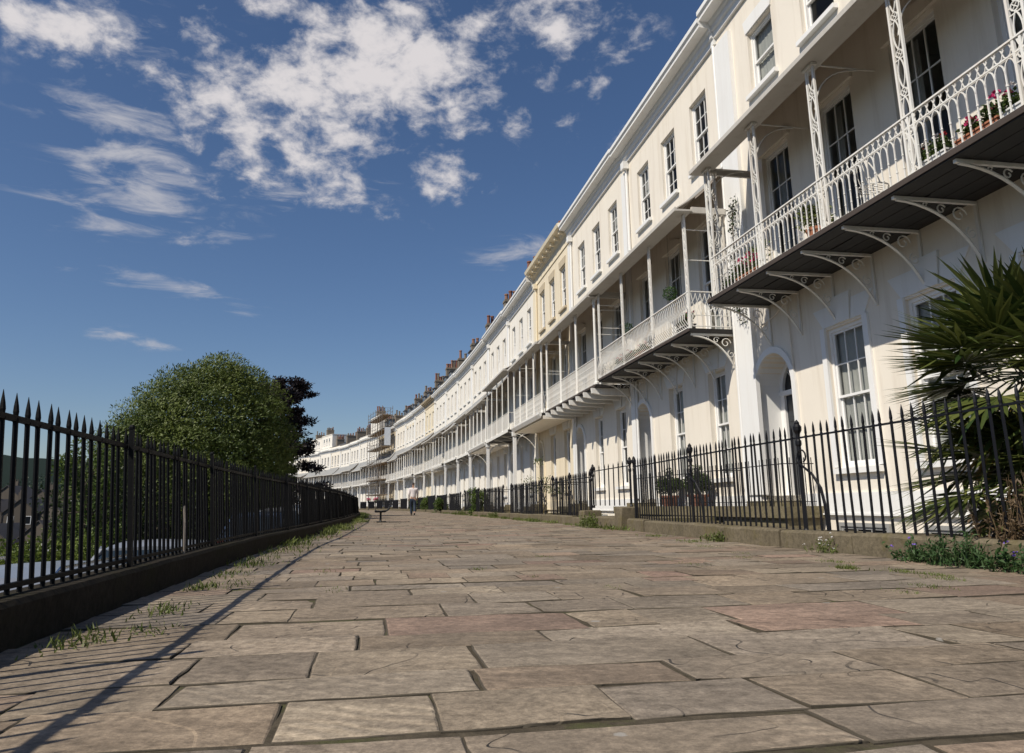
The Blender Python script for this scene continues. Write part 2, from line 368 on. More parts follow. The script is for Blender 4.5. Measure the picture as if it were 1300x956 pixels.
# ------------------------------------------------------------------ ground
def build_ground():
    # far land: one sheet to the horizon, down in the valley, rising to wooded hills
    g = MB(); n = 360; rings = [0, 30, 60, 120, 250, 500, 800, 1000, 1300, 1700, 2400, 4000]
    for r in rings:
        for k in range(n):
            t = 2 * PI * k / n; x, y = r * math.cos(t), r * math.sin(t)
            h = -14.
            if r > 700:
                nz = noise.noise(Vector((math.cos(t) * 3, math.sin(t) * 3, r * .0012)))
                h += min(1, (r - 700) / 700.) * (96 + 30 * nz + 7 * noise.noise(Vector((x * .012, y * .012, 2))) + 4 * noise.noise(Vector((x * .035, y * .035, 5))))
            g.v.append((x, y, h))
    for i in range(len(rings) - 1):
        for k in range(n):
            k2 = (k + 1) % n; g.f.append((i * n + k, i * n + k2, (i + 1) * n + k2, (i + 1) * n + k)); g.m.append(0)
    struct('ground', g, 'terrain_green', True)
    # mortar bed under the flagstones
    b = MB(); ss = [-6 + 1.5 * i for i in range(int((S_END + 6) / 1.5) + 1)]
    for s in ss: b.v += [tuple(W_(s, offR(s) - .1, -.0065)), tuple(W_(s, offL(s) + .1, -.0065))]
    for i in range(len(ss) - 1): b.f.append((2 * i, 2 * i + 2, 2 * i + 3, 2 * i + 1)); b.m.append(0)
    struct('pavement_bed', b, 'mortar')
    # flagstones
    p = MB(); p.t = []; p.al = {}; rr = random.Random(3)
    s = -5.
    while s < S_END - 1:
        d = rr.choice([.26, .29, .32, .35, .38, .42, .47]) * (1 if s < 60 else 1.4)
        near = -1.5 < s < 22
        o0, o1 = offR(s + d / 2), offL(s + d / 2)
        cuts = [o0]
        while cuts[-1] < o1 - .36:
            cuts.append(cuts[-1] + rr.choice([.3, .38, .46, .54, .62, .72, .85]) * (1 if s < 60 else 1.4))
        cuts[-1] = o1
        skew = rr.uniform(-.03, .03)
        for a, b2 in zip(cuts, cuts[1:]):
            gp = rr.uniform(.0015, .005); js = lambda: rr.uniform(-.011, .011)
            cs = [(s + gp + js() + skew, a + gp + js() * .5), (s + d - gp + js() + skew, a + gp + js() * .5), (s + d - gp + js() + skew, b2 - gp + js() * .5), (s + gp + js() + skew, b2 - gp + js() * .5)]
            tl = [rr.uniform(-.005, .004) for _ in range(4)]
            sd = rr.random()
            if near:
                nu, nv = 6, 8; vs = []; idx = len(p.v)
                for i in range(nu + 1):
                    for j in range(nv + 1):
                        u = [0, .024, .25, .5, .75, .976, 1][i]; v = [0, .014, .17, .34, .5, .66, .83, .986, 1][j]
                        sx = (cs[0][0] * (1 - u) + cs[1][0] * u) * (1 - v) + (cs[3][0] * (1 - u) + cs[2][0] * u) * v
                        ox = (cs[0][1] * (1 - u) + cs[1][1] * u) * (1 - v) + (cs[3][1] * (1 - u) + cs[2][1] * u) * v
                        z = (tl[0] * (1 - u) + tl[1] * u) * (1 - v) + (tl[3] * (1 - u) + tl[2] * u) * v
                        w = W_(sx, ox)
                        nz = noise.noise(Vector((w.x * 2.3 + sd * 50, w.y * 2.3, 0)))
                        z += .004 * nz + .002 * noise.noise(Vector((w.x * 6, w.y * 6, sd * 20)))
                        e = i in (0, nu) or j in (0, nv)
                        if e:
                            wob = noise.noise(Vector((w.x * 7, w.y * 7, sd * 9)))
                            z -= .0035 + .004 * wob
                            w += Vector((noise.noise(Vector((w.x * 6, w.y * 6, 3 + sd * 5))) * .013, noise.noise(Vector((w.x * 6, w.y * 6, 7 + sd * 5))) * .013, 0))
                        if e: p.al[idx + len(vs)] = 1.
                        vs.append((w.x, w.y, z))
                m_ = nv + 1
                fs = [(i * m_ + j, (i + 1) * m_ + j, (i + 1) * m_ + j + 1, i * m_ + j + 1) for i in range(nu) for j in range(nv)]
                # skirt
                loop = [i * m_ for i in range(nu + 1)] + [nu * m_ + j for j in range(1, m_)] + [i * m_ + nv for i in range(nu - 1, -1, -1)] + [j for j in range(nv - 1, 0, -1)]
                base = len(vs)
                for q in loop: x, y, z = vs[q]; p.al[idx + len(vs)] = 1.; vs.append((x, y, -.05))
                ln = len(loop)
                fs += [(loop[k], base + k, base + (k + 1) % ln, loop[(k + 1) % ln]) for k in range(ln)]
                p.add(vs, fs)
            else:
                vs = [tuple(W_(x, o, tl[k] - .006)) for k, (x, o) in enumerate(cs)]
                vs += [(x, y, -.05) for x, y, z in vs]
                for q in range(8): p.al[len(p.v) + q] = 1.
                mx = sum(x for x, o in cs) / 4; mo = sum(o for x, o in cs) / 4
                vs += [tuple(W_(x - math.copysign(.02, x - mx), o - math.copysign(.02, o - mo), tl[k])) for k, (x, o) in enumerate(cs)]
                p.add(vs, [(8, 9, 10, 11)] + [(k, 4 + k, 4 + (k + 1) % 4, (k + 1) % 4) for k in range(4)] + [(k, (k + 1) % 4, 8 + (k + 1) % 4, 8 + k) for k in range(4)])
            p.tint((rr.random(), rr.random(), rr.random()))
        s += d
    o = struct('pavement', p, 'flagstone', False)
    # sunken areas between kerb and houses
    a = MB()
    for i in range(len(ss) - 1):
        s0, s1 = ss[i], ss[i + 1]
        a.quad(tuple(W_(s0, 0 - .3, -1.5)), tuple(W_(s0, offR(s0), -1.5)), tuple(W_(s1, offR(s1), -1.5)), tuple(W_(s1, -.3, -1.5)))
    struct('sunken_area_ground', a, 'area_paint')
    # stone kerb on the house side: separate irregular blocks
    k = MB(); rr = random.Random(11); s = -5
    while s < S_END - 2:
        ln = rr.uniform(1.1, 2.2); h = .2 + rr.uniform(-.012, .02); e = rr.uniform(-.012, .012)
        def P(s_, o_, z): return tuple(W_(s_, o_, z))
        s1 = s + ln - .012
        nseg = 6; pr = []
        for q in range(nseg + 1):
            t = s + (s1 - s) * q / nseg; oo = offR(t) + e
            jz = noise.noise(Vector((t * 3, 1, 5))) * .012; jo = noise.noise(Vector((t * 2.2, 8, 2))) * .018
            endd = .01 if q in (0, nseg) else 0
            pr.append([P(t, oo + jo - endd, -.05), P(t, oo + jo - endd, h - .03 + jz), P(t, oo - .03 + jo, h + jz - endd), P(t, oo - .36, h + jz - endd), P(t, oo - .36, -1.5)])
        vs = [v for r_ in pr for v in r_]; fs = []
        for q in range(nseg):
            for c in range(4): fs.append((q * 5 + c, (q + 1) * 5 + c, (q + 1) * 5 + c + 1, q * 5 + c + 1))
        fs += [(0, 1, 2, 3, 4), tuple(nseg * 5 + c for c in (4, 3, 2, 1, 0))]
        k.add(vs, fs); s += ln
    struct('kerb', k, 'kerb_stone')
    # road, pavement and gardens below the terrace
    r = MB()
    for i in range(len(ss) - 1):
        s0, s1 = ss[i], ss[i + 1]
        zr = lambda t: -1.62 + .022 * max(0, min(t, 60))
        r.quad(tuple(W_(s0, offL(s0) + .2, zr(s0))), tuple(W_(s0, 15.5, zr(s0))), tuple(W_(s1, 15.5, zr(s1))), tuple(W_(s1, offL(s1) + .2, zr(s1))))
    struct('road', r, 'asphalt')
    v = MB()
    outs = [15.4, 18, 24, 34, 60, 110]; zz = [.1, .05, -1.5, -4.5, -9, -14.2]
    for i in range(len(ss) - 1):
        s0, s1 = ss[i], ss[i + 1]
        for (oa, za), (ob, zb) in zip(zip(outs, zz), list(zip(outs, zz))[1:]):
            q = lambda t: -1.62 + .022 * max(0, min(t, 60))
            v.quad(tuple(W_(s0, oa, q(s0) + za)), tuple(W_(s0, ob, q(s0) + zb)), tuple(W_(s1, ob, q(s1) + zb)), tuple(W_(s1, oa, q(s1) + za)))
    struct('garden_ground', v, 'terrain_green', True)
build_ground()

# ------------------------------------------------------------------ left: low wall and railing
def left_wall():
    w = MB(); rr = random.Random(5); ss = [-5 + .5 * i for i in range(int((S_END + 3) * 2))]
    pr = []
    for s in ss:
        o = offL(s); j = noise.noise(Vector((s * 1.1, 4, 4))) * .02; jz = noise.noise(Vector((s * 1.7, 9, 4))) * .008
        z = .172 + jz
        pr.append([tuple(W_(s, o - j, -.1)), tuple(W_(s, o - j, z - .02)), tuple(W_(s, o + .02 - j, z)), tuple(W_(s, o + .19, z)), tuple(W_(s, o + .19, -2.2))])
    vs = [v for r_ in pr for v in r_]; fs = []
    for q in range(len(pr) - 1):
        for c in range(4): fs.append((q * 5 + c, q * 5 + c + 1, (q + 1) * 5 + c + 1, (q + 1) * 5 + c))
    w.add(vs, fs)
    tag(w.build('low_wall', 'dark_wall_stone'), 'long low dark stone wall that carries the black railing above the parked cars', 'wall')
    # railing
    root = thing('railing', 'long black spiked railing on the low stone wall above the parked cars', 'railing')
    FO = .11
    tops = MB(); bots = MB(); lean = .075
    path_t = []; path_b = []
    for i in range(int((S_END - 2) / .7)):
        s = -1 + .7 * i; path_t.append(tuple(W_(s, offL(s) + FO + lean * .86, .875))); path_b.append(tuple(W_(s, offL(s) + FO + lean * .2, .205)))
    tops.tube(path_t, .017, 4); bots.tube(path_b, .015, 4)
    tops.build('top_rail', 'fence_iron', root); bots.build('bottom_rail', 'fence_iron', root)
    def picket():
        m = MB(); L_ = [(0, .19), (lean * .45, .45), (lean * .92, .90)]
        m.tube([(0, 0, .17), (0, 0, .86)], .0105, 6)
        m.lathe((0, 0, 0), [(.0105, .86), (.0135, .866), (.0135, .872), (.009, .88), (.0125, .905), (.010, .93), (.001, .985)], 6)
        return m.mesh('picket', 'fence_iron')
    me = picket()
    rest = MB(); n = 0; s = 1.2; rr = random.Random(8)
    pv = [v.co.copy() for v in me.vertices]; pf = [tuple(p.vertices) for p in me.polygons]
    posts = []
    while s < 150:
        near_post = any(abs(s - q) < .05 for q in posts)
        w0 = W_(s, offL(s) + FO, 0); a = alpha(s)
        tilt = Matrix.Rotation(rr.gauss(0, .006), 4, 'Y') @ Matrix.Rotation(rr.gauss(0, .005), 4, 'X')
        if n < 96:
            o = inst('picket', me, root, w0); o.rotation_euler = (rr.gauss(0, .006), -lean + rr.gauss(0, .006), a); n += 1
        else:
            M = Matrix.Translation(w0) @ Matrix.Rotation(a, 4, 'Z') @ Matrix.Rotation(-lean, 4, 'Y') @ tilt
            rest.add([tuple(M @ v) for v in pv], pf)
        s += .112 if s < 60 else .13
    tag(rest.build('picket_row', 'fence_iron', root), kind='stuff')
    pm = MB(); pm.box(-.013, .013, -.013, .013, .0, 1.0); pm.lathe((0, 0, 0), [(.018, 1.0), (.018, 1.015), (.008, 1.03)], 6)
    pm = pm.mesh('post', 'fence_iron')
    s = 2.55
    while s < 130:
        o = inst('post', pm, root, W_(s, offL(s) + FO - .025, .14)); o.rotation_euler = (0, -lean, alpha(s)); o.scale.z = .84
        s += 2.35
    # bent galvanised stay
    st = MB(); s = 6.2
    st.tube([tuple(W_(s, offL(s) + .08, .12)), tuple(W_(s + .02, offL(s) + .10, .4)), tuple(W_(s + .05, offL(s) + .12, .52))], .008, 6)
    st.build('stay', 'scaffold_pole', root)
    # stone stubs between wall top and rail
left_wall()

# ------------------------------------------------------------------ houses
def arch_pts(xc, w, zs, n=14):
    r = w / 2
    return [(xc - r * math.cos(PI * i / n), zs + r * math.sin(PI * i / n)) for i in range(n + 1)]
def wall_mesh(name, mats, Wd, zb, zt, ops, depth, back=9.):
    """front sheet with real openings and reveals; ops: (x0,x1,z0,z1,arch,depth)"""
    m = MB(); h = Wd / 2 - .003
    xs = sorted({-h, h, *[o[0] for o in ops], *[o[1] for o in ops]}); zs = sorted({zb, zt, *[o[2] for o in ops], *[o[3] for o in ops]})
    for x0, x1 in zip(xs, xs[1:]):
        for z0, z1 in zip(zs, zs[1:]):
            cx, cz = (x0 + x1) / 2, (z0 + z1) / 2
            if any(o[0] < cx < o[1] and o[2] < cz < o[3] for o in ops): continue
            m.quad((x0, 0, z0), (x1, 0, z0), (x1, 0, z1), (x0, 0, z1))
    for o in ops:
        x0, x1, z0, z1, arch = o[:5]; d = o[5] if len(o) > 5 else depth
        if arch:
            zsp = z1 - (x1 - x0) / 2; A = arch_pts((x0 + x1) / 2, x1 - x0, zsp)
            for (xa, za), (xb, zb2) in zip(A, A[1:]):
                m.quad((xa, 0, za), (xb, 0, zb2), (xb, 0, z1), (xa, 0, z1))
                m.quad((xa, 0, za), (xa, d, za), (xb, d, zb2), (xb, 0, zb2))
            zt2 = zsp
        else:
            zt2 = z1; m.quad((x0, 0, z1), (x0, d, z1), (x1, d, z1), (x1, 0, z1))
        m.quad((x0, 0, z0), (x0, d, z0), (x0, d, zt2), (x0, 0, zt2)); m.quad((x1, 0, z0), (x1, 0, zt2), (x1, d, zt2), (x1, d, z0))
        m.quad((x0, 0, z0), (x1, 0, z0), (x1, d, z0), (x0, d, z0))
    # flanks, back and lid
    m.quad((-h, 0, zb), (-h, 0, zt), (-h, back, zt), (-h, back, zb)); m.quad((h, 0, zb), (h, back, zb), (h, back, zt), (h, 0, zt))
    m.quad((-h, back, zb), (-h, back, zt), (h, back, zt), (h, back, zb)); m.quad((-h, 0, zt - .5), (h, 0, zt - .5), (h, back, zt - .5), (-h, back, zt - .5))
    return m.mesh(name, mats)
def sash_mesh(w, h, cols, rows, thick=.05, barw=.02):
    """double-hung sash window: box frame, two sashes, glazing bars; origin bottom centre, glass plane near y=0"""
    m = MB(); x = w / 2
    m.box(-x, -x + thick, -.05, .06, 0, h); m.box(x - thick, x, -.05, .06, 0, h)
    m.box(-x + thick, x - thick, -.05, .06, h - thick, h); m.box(-x + thick, x - thick, -.05, .06, 0, thick)
    i0, i1 = -x + thick, x - thick; hm = h / 2
    for (z0, z1, y) in ((thick, hm + .02, .035), (hm - .02, h - thick, -.005)):
        t = .042
        m.box(i0, i0 + t, y - .018, y + .018, z0, z1); m.box(i1 - t, i1, y - .018, y + .018, z0, z1)
        m.box(i0 + t, i1 - t, y - .018, y + .018, z0, z0 + t); m.box(i0 + t, i1 - t, y - .018, y + .018, z1 - t, z1)
        a, b = i0 + t, i1 - t
        for c in range(1, cols):
            xc = a + (b - a) * c / cols; m.box(xc - barw / 2, xc + barw / 2, y - .014, y + .014, z0 + t, z1 - t)
        for r in range(1, rows):
            zc = z0 + t + (z1 - z0 - 2 * t) * r / rows; m.box(a, b, y - .012, y + .012, zc - barw / 2, zc + barw / 2)
    return m
def pane_mesh(w, h):
    m = MB(); x = w / 2 - .05; hm = h / 2
    m.quad((-x, .036, .05), (x, .036, .05), (x, .036, hm), (-x, .036, hm)); m.quad((-x, -.004, hm), (x, -.004, hm), (x, -.004, h - .05), (-x, -.004, h - .05))
    return m
def drape(w, h, fold=.035, n=26, x0=None, x1=None, z0=0, z1=None):
    m = MB(); x0 = -w / 2 if x0 is None else x0; x1 = w / 2 if x1 is None else x1; z1 = h if z1 is None else z1
    for i in range(n + 1):
        x = x0 + (x1 - x0) * i / n; y = fold * math.sin(i * 1.9) * (.6 + .4 * math.sin(i * .7))
        m.v += [(x, y, z0), (x, y * .7, z1)]
    for i in range(n): m.f.append((2 * i, 2 * i + 2, 2 * i + 3, 2 * i + 1)); m.m.append(0)
    return m
def add_window(root, x, z, w, h, cols, rows, y, near, name='window', thick=.05, curtain=0, sill=True, lintel=None, wallmat='white_trim'):
    fr = inst(name, cached(('sash', w, h, cols, rows, thick), lambda: sash_mesh(w, h, cols, rows, thick).mesh('window', 'white_paint')), root, (x, y, z))
    g = 'glass_clear' if near else 'glass_dark'
    inst('pane', cached(('pane', w, h, g), lambda: pane_mesh(w, h).mesh('pane', g)), fr)
    if sill:
        def f():
            s = MB(); s.extr([(-y - .10, -.11), (-y - .10, -.02), (-.05, .0), (-.05, -.11)], -w / 2 - .1, w / 2 + .1); return s.mesh('sill', wallmat)
        inst('sill', cached(('sill', w, y, wallmat), f), fr)
    if near and curtain == 3:
        kind = R.choice([0, 0, 1, 2, 3, 3])
        if kind == 3: inst('blind', cached(('blind', w, h), lambda: drape(w, h, .0, 2, z0=h * .52).mesh('blind', 'curtain')), fr, (0, .12, 0)); curtain = 0
        else: curtain = kind
    if near and curtain:
        if curtain == 1: inst('curtain', cached(('cur', w, h), lambda: drape(w, h, .012).mesh('curtain', 'curtain')), fr, (0, .085, 0))
        else:
            inst('curtain', cached(('curL', w, h), lambda: drape(w, h, x0=-w / 2, x1=-w / 4, n=10).mesh('curtain', 'curtain')), fr, (0, .2, 0))
            inst('curtain', cached(('curR', w, h), lambda: drape(w, h, x0=w / 4, x1=w / 2, n=10).mesh('curtain', 'curtain')), fr, (0, .2, 0))
    return fr
def voussoir(w, hh=.48):
    """stepped keystone head: five flared blocks, the middle one tallest and proud"""
    m = MB(); b = w / 2 + .06; sp = .26
    xs = [-b, -b * .36, b * .36, b]; xt = [-b - sp, -b * .36 - .07, b * .36 + .07, b + sp]
    hs = [hh - .12, hh, hh - .12]; ys = [.022, .045, .022]
    for i in range(3):
        g = .006
        m.prism([(xs[i] + g, 0), (xs[i + 1] - g, 0), (xt[i + 1] - g, hs[i]), (xt[i] + g, hs[i])], -ys[i], -.001)
    return m
def arch_trim(w, zs, z0, t=.13, d=.05):
    m = MB(); A = arch_pts(0, w, zs, 18); B = arch_pts(0, w + 2 * t, zs, 18)
    P = [(-w / 2, z0), *A, (w / 2, z0)]; Q = [(-w / 2 - t, z0), *B, (w / 2 + t, z0)]
    for (p, q, p2, q2) in zip(P, Q, P[1:], Q[1:]):
        m.quad((q[0], -d, q[1]), (p[0], -d, p[1]), (p2[0], -d, p2[1]), (q2[0], -d, q2[1]))
        m.quad((q[0], -.001, q[1]), (q[0], -d, q[1]), (q2[0], -d, q2[1]), (q2[0], -.001, q2[1]))
        m.quad((p[0], -d, p[1]), (p[0], .02, p[1]), (p2[0], .02, p2[1]), (p2[0], -d, p2[1]))
    return m
def add_door(root, x, z0, w, ztop, depth, col, trim):
    """arched niche with a set-back door, side lights of white frame and a fanlight"""
    zs = ztop - w / 2; h = zs - z0
    d = MB(); dw = w - .34
    d.box(-dw / 2, dw / 2, 0, .05, .0, h - .1)
    for cx in (-dw / 4, dw / 4):
        for (za, zb) in ((.15, h * .33), (h * .38, h * .66), (h * .7, h - .22)): d.box(cx - dw * .17, cx + dw * .17, -.014, .0, za, zb)
    door = d.build('door', col, root, (x, depth - .07, z0))
    hb = MB(); hb.lathe((0, 0, 0), [(.005, 0), (.03, .008), (.03, .03), (.008, .045)], 8); o = hb.build('handle', 'chrome', door, (dw / 2 - .1, -.05, h * .42)); o.rotation_euler = (rad(90), 0, 0)
    f = MB(); f.box(-w / 2, -dw / 2, -.05, .06, 0, h); f.box(dw / 2, w / 2, -.05, .06, 0, h); f.box(-w / 2, w / 2, -.07, .06, h - .1, h)
    A = arch_pts(0, w, h, 14); B = arch_pts(0, w - .22, h, 14)
    for (p, q, p2, q2) in zip(B, A, B[1:], A[1:]):
        f.quad((q[0], -.04, q[1]), (p[0], -.04, p[1]), (p2[0], -.04, p2[1]), (q2[0], -.04, q2[1])); f.quad((p[0], -.04, p[1]), (p[0], .05, p[1]), (p2[0], .05, p2[1]), (p2[0], -.04, p2[1]))
    f.bar((0, .0, h), (0, .0, h + w / 2 - .1), .012)
    for t in (45, 135): f.bar((0, 0, h), (math.cos(rad(t)) * (w / 2 - .11), 0, h + math.sin(rad(t)) * (w / 2 - .11)), .01)
    f.build('frame', 'white_paint', door, (0, .0, 0))
    g = MB(); n = len(B); g.add([(0, .02, h)] + [(p[0], .02, p[1]) for p in B], [(0, i + 1, i + 2) for i in range(n - 1)])
    g.build('fanlight', 'glass_dark', door)
    q = MB(); A = [(-w / 2 + .004, 0), *[(p[0] * (1 - .006), p[1]) for p in arch_pts(0, w, h, 16)], (w / 2 - .004, 0)]
    for (p, p2) in zip(A, A[1:]): q.quad((p[0], -depth + .06, p[1]), (p[0], 0, p[1]), (p2[0], 0, p2[1]), (p2[0], -depth + .06, p2[1]))
    q.build('reveal', 'white_trim', door)
    if trim:
        arch_trim(w, zs, z0).build('door_arch', trim, root, (x, 0, 0))
    return door
CORN = {
    'plain': [(.05, -1.02), (-.07, -1.02), (-.07, -.88), (-.12, -.84), (-.12, -.72), (-.17, -.68), (-.19, -.62), (-.42, -.60), (-.42, -.53), (-.47, -.48), (-.47, -.37), (-.38, -.33), (.05, -.27)],
    'deep': [(.05, -1.05), (-.04, -1.05), (-.04, -.62), (-.14, -.55), (-.20, -.42), (-.48, -.36), (-.52, -.22), (-.44, -.19), (.05, -.19)],
}
def curve_s(p0, p1, p2, n=8):
    return [tuple((1 - t) ** 2 * a + 2 * t * (1 - t) * b + t * t * c for a, b, c in zip(p0, p1, p2)) for t in [i / n for i in range(n + 1)]]
def spiral(c, r0, r1, a0, turns, n=14, ax=(1, 2), x=0):
    out = []
    for i in range(n + 1):
        t = i / n; r = r0 + (r1 - r0) * t; a = a0 + turns * 2 * PI * t; p = [x, 0, 0]; p[ax[0]] = c[0] + r * math.cos(a); p[ax[1]] = c[1] + r * math.sin(a); out.append(tuple(p))
    return out
def bracket_mesh(off, drop=.85, full=True):
    """cast-iron bracket in the plane x=0 under the deck (z=0 is the underside)"""
    m = MB()
    m.box(-.025, .025, -off + .05, 0, -.045, -.001); m.box(-.025, .025, -.03, 0, -drop, -.045)
    m.tube(curve_s((0, -off + .10, -.05), (0, -off * .30, -.10), (0, -.03, -drop + .03), 10), .02, 5, flat=1.3)
    if full:
        m.tube(spiral((-off * .22, -.20), .12, .03, 0, 1.2), .011, 4); m.tube(spiral((-off * .42, -.14), .075, .02, .5, 1.1), .010, 4)
        m.tube(spiral((-.13, -.45), .09, .025, 2, 1.1), .010, 4); m.tube(spiral((-off * .60, -.095), .04, .012, .5, 1), .009, 4)
    return m
def lattice_column(h, w=.2, seg=.52):
    m = MB(); r = .016
    m.box(-w / 2 - .016, -w / 2 + .016, -.016, .016, 0, h); m.box(w / 2 - .016, w / 2 + .016, -.016, .016, 0, h)
    n = max(1, round(h / seg)); sg = h / n
    for i in range(n):
        z = i * sg; rr = .055
        # ring with cross between two pairs of S curves
        m.tube([(rr * math.cos(t), 0, z + rr + .03 + rr * math.sin(t)) for t in [2 * PI * k / 10 for k in range(10)]], .009, 4, closed=True)
        m.bar((-.035, 0, z + .05), (.035, 0, z + .12), .007); m.bar((.035, 0, z + .05), (-.035, 0, z + .12), .007)
        zz = z + .03 + 2 * rr; top = z + sg + .03
        for sx in (-1, 1):
            m.tube(curve_s((0, 0, zz), (sx * w * .62, 0, (zz + top) / 2), (0, 0, top), 8), .010, 4)
            m.bar((sx * .05, 0, z + .085), (sx * w / 2, 0, z + .085), .007)
        m.bar((-w / 2, 0, z + .002), (w / 2, 0, z + .002), .009)
    m.box(-w / 2 - .04, w / 2 + .04, -.05, .05, -.03, .02); m.box(-w / 2 - .04, w / 2 + .04, -.05, .05, h - .04, h)
    return m
def flat_column(h, w=.10):
    m = MB(); m.box(-w / 2, -w / 2 + .022, -.02, .02, 0, h); m.box(w / 2 - .022, w / 2, -.02, .02, 0, h)
    n = max(2, int(h / .2))
    for i in range(n): z = h * i / n; m.bar((-w / 2 + .02, 0, z), (w / 2 - .02, 0, z + h / n), .008); m.bar((w / 2 - .02, 0, z), (-w / 2 + .02, 0, z + h / n), .008)
    return m
def round_column(h, r=.05, br=.28):
    m = MB(); m.lathe((0, 0, 0), [(r * 1.5, 0), (r * 1.5, .06), (r, .10), (r * .85, h - .22), (r * 1.2, h - .2), (r * .9, h - .16), (r * 1.4, h - .02), (r * 1.4, h)], 8)
    if br:
        for sx in (-1, 1): m.tube(curve_s((sx * r * .8, 0, h - .5), (sx * r, 0, h - .08), (sx * (br + r), 0, h - .02), 6), .014, 4)
    return m

def railing_parts(parent, x0, x1, y, z, style, h=.85, sub=True, posts=()):
    """balcony railing along x at depth y; returns the railing part. style: arched / bowed / bars / panel"""
    rl = MB(); top = z + h
    rl.box(x0, x1, y - .022, y + .022, top - .022, top)
    rl.box(x0, x1, y - .012, y + .012, z + .045, z + .068)
    for p in posts: rl.box(p - .015, p + .015, y - .015, y + .015, z - .02, top - .022)
    base = None; bal = None; pitch = .13
    if style == 'arched':
        zf = top - .17
        rl.box(x0, x1, y - .010, y + .010, zf - .012, zf + .006); rl.box(x0, x1, y - .008, y + .008, zf - .052 + .025, zf - .034 + .012)
        n = int((x1 - x0) / .115); dx = (x1 - x0) / n
        for i in range(n):
            xc = x0 + dx * (i + .5); zc = (zf + top - .022) / 2; hh = (top - .022 - zf) / 2
            rl.tube([(xc + dx * .5 * math.cos(t), y, zc + hh * math.sin(t)) for t in [2 * PI * k / 8 for k in range(8)]], .0075, 4, closed=True)
            rl.bar((xc - dx * .5, y, zc), (xc - dx * .25, y, zc + hh * .5), .006)
        pitch = .14
        b = MB(); zb = z + .06; za = zf - .02 - z
        b.bar((0, 0, .06), (0, 0, za - .14), .0105, 4)
        for sx in (-1, 1): b.tube(curve_s((0, 0, za - .15), (sx * .008, 0, za - .02), (sx * pitch / 2, 0, za), 5), .0095, 4)
        for zk in (.2, .38): b.lathe((0, 0, zk), [(.008, -.014), (.016, -.005), (.016, .005), (.008, .014)], 6)
        bal = cached(('bal', style, h), lambda: b.mesh('baluster', 'iron_white'))
    elif style == 'bowed':
        pitch = .105; b = MB()
        pts = [(0, -.0, .06), (0, -.05, .12), (0, -.115, .22), (0, -.10, .34), (0, -.03, .47), (0, .02, .6), (0, .03, .7), (0, 0, h - .03)]
        b.tube(pts, .0115, 4)
        bal = cached(('bal', style, h), lambda: b.mesh('baluster', 'iron_white'))
    elif style == 'panel':
        pitch = .085; b = MB(); b.bar((0, 0, .06), (0, 0, h - .02), .011, 4)
        b.tube([(.028 * math.cos(t), 0, h * .5 + .06 * math.sin(t)) for t in [2 * PI * k / 8 for k in range(8)]], .006, 4, closed=True)
        bal = cached(('bal', style, h), lambda: b.mesh('baluster', 'iron_white'))
        rl.box(x0, x1, y - .008, y + .008, z + h * .72, z + h * .72 + .014); rl.box(x0, x1, y - .008, y + .008, z + h * .28, z + h * .28 + .014)
    else:
        pitch = .10
        n = int((x1 - x0) / pitch)
        for i in range(1, n): xx = x0 + (x1 - x0) * i / n; rl.bar((xx, y, z + .05), (xx, y, top - .02), .012, 4)
    if style != 'bars' and not sub:
        vs = [v.co.copy() for v in bal.vertices]; fs = [tuple(p.vertices) for p in bal.polygons]
        n = round((x1 - x0) / pitch)
        for i in range(n):
            xx = x0 + (x1 - x0) * (i + .5) / n; rl.add([(v.x + xx, v.y + y, v.z + z) for v in vs], fs)
    o = rl.build('balcony_railing', 'iron_white', parent)
    if style != 'bars' and sub:
        n = round((x1 - x0) / pitch)
        for i in range(n): inst('baluster', bal, o, (x0 + (x1 - x0) * (i + .5) / n, y, z))
    return o
def end_rail(parent, x, y0, y1, z, h=.85):
    m = MB(); m.box(x - .018, x + .018, y0, y1, z + h - .022, z + h); m.box(x - .01, x + .01, y0, y1, z + .05, z + .07)
    m.box(x - .008, x + .008, y0, y1, z + .30, z + .315)
    n = 9; d = (y1 - y0) / n
    for i in range(n):
        a, b = y0 + d * i, y0 + d * (i + 1)
        m.bar((x, a + .01, z + .07), (x, a + .01, z + .3), .008)
        for k in (0, 1): m.tube(curve_s((x, a, z + .31 + .26 * k), (x, (a + b) / 2 + (.05 if k else -.05), z + .45 + .26 * k), (x, b, z + .57 + .26 * k), 4), .008, 4)
        m.tube(curve_s((x, b, z + .31), (x, (a + b) / 2, z + .5), (x, a, z + .82), 4), .008, 4)
    return m.build('end_railing', 'iron_white', parent)
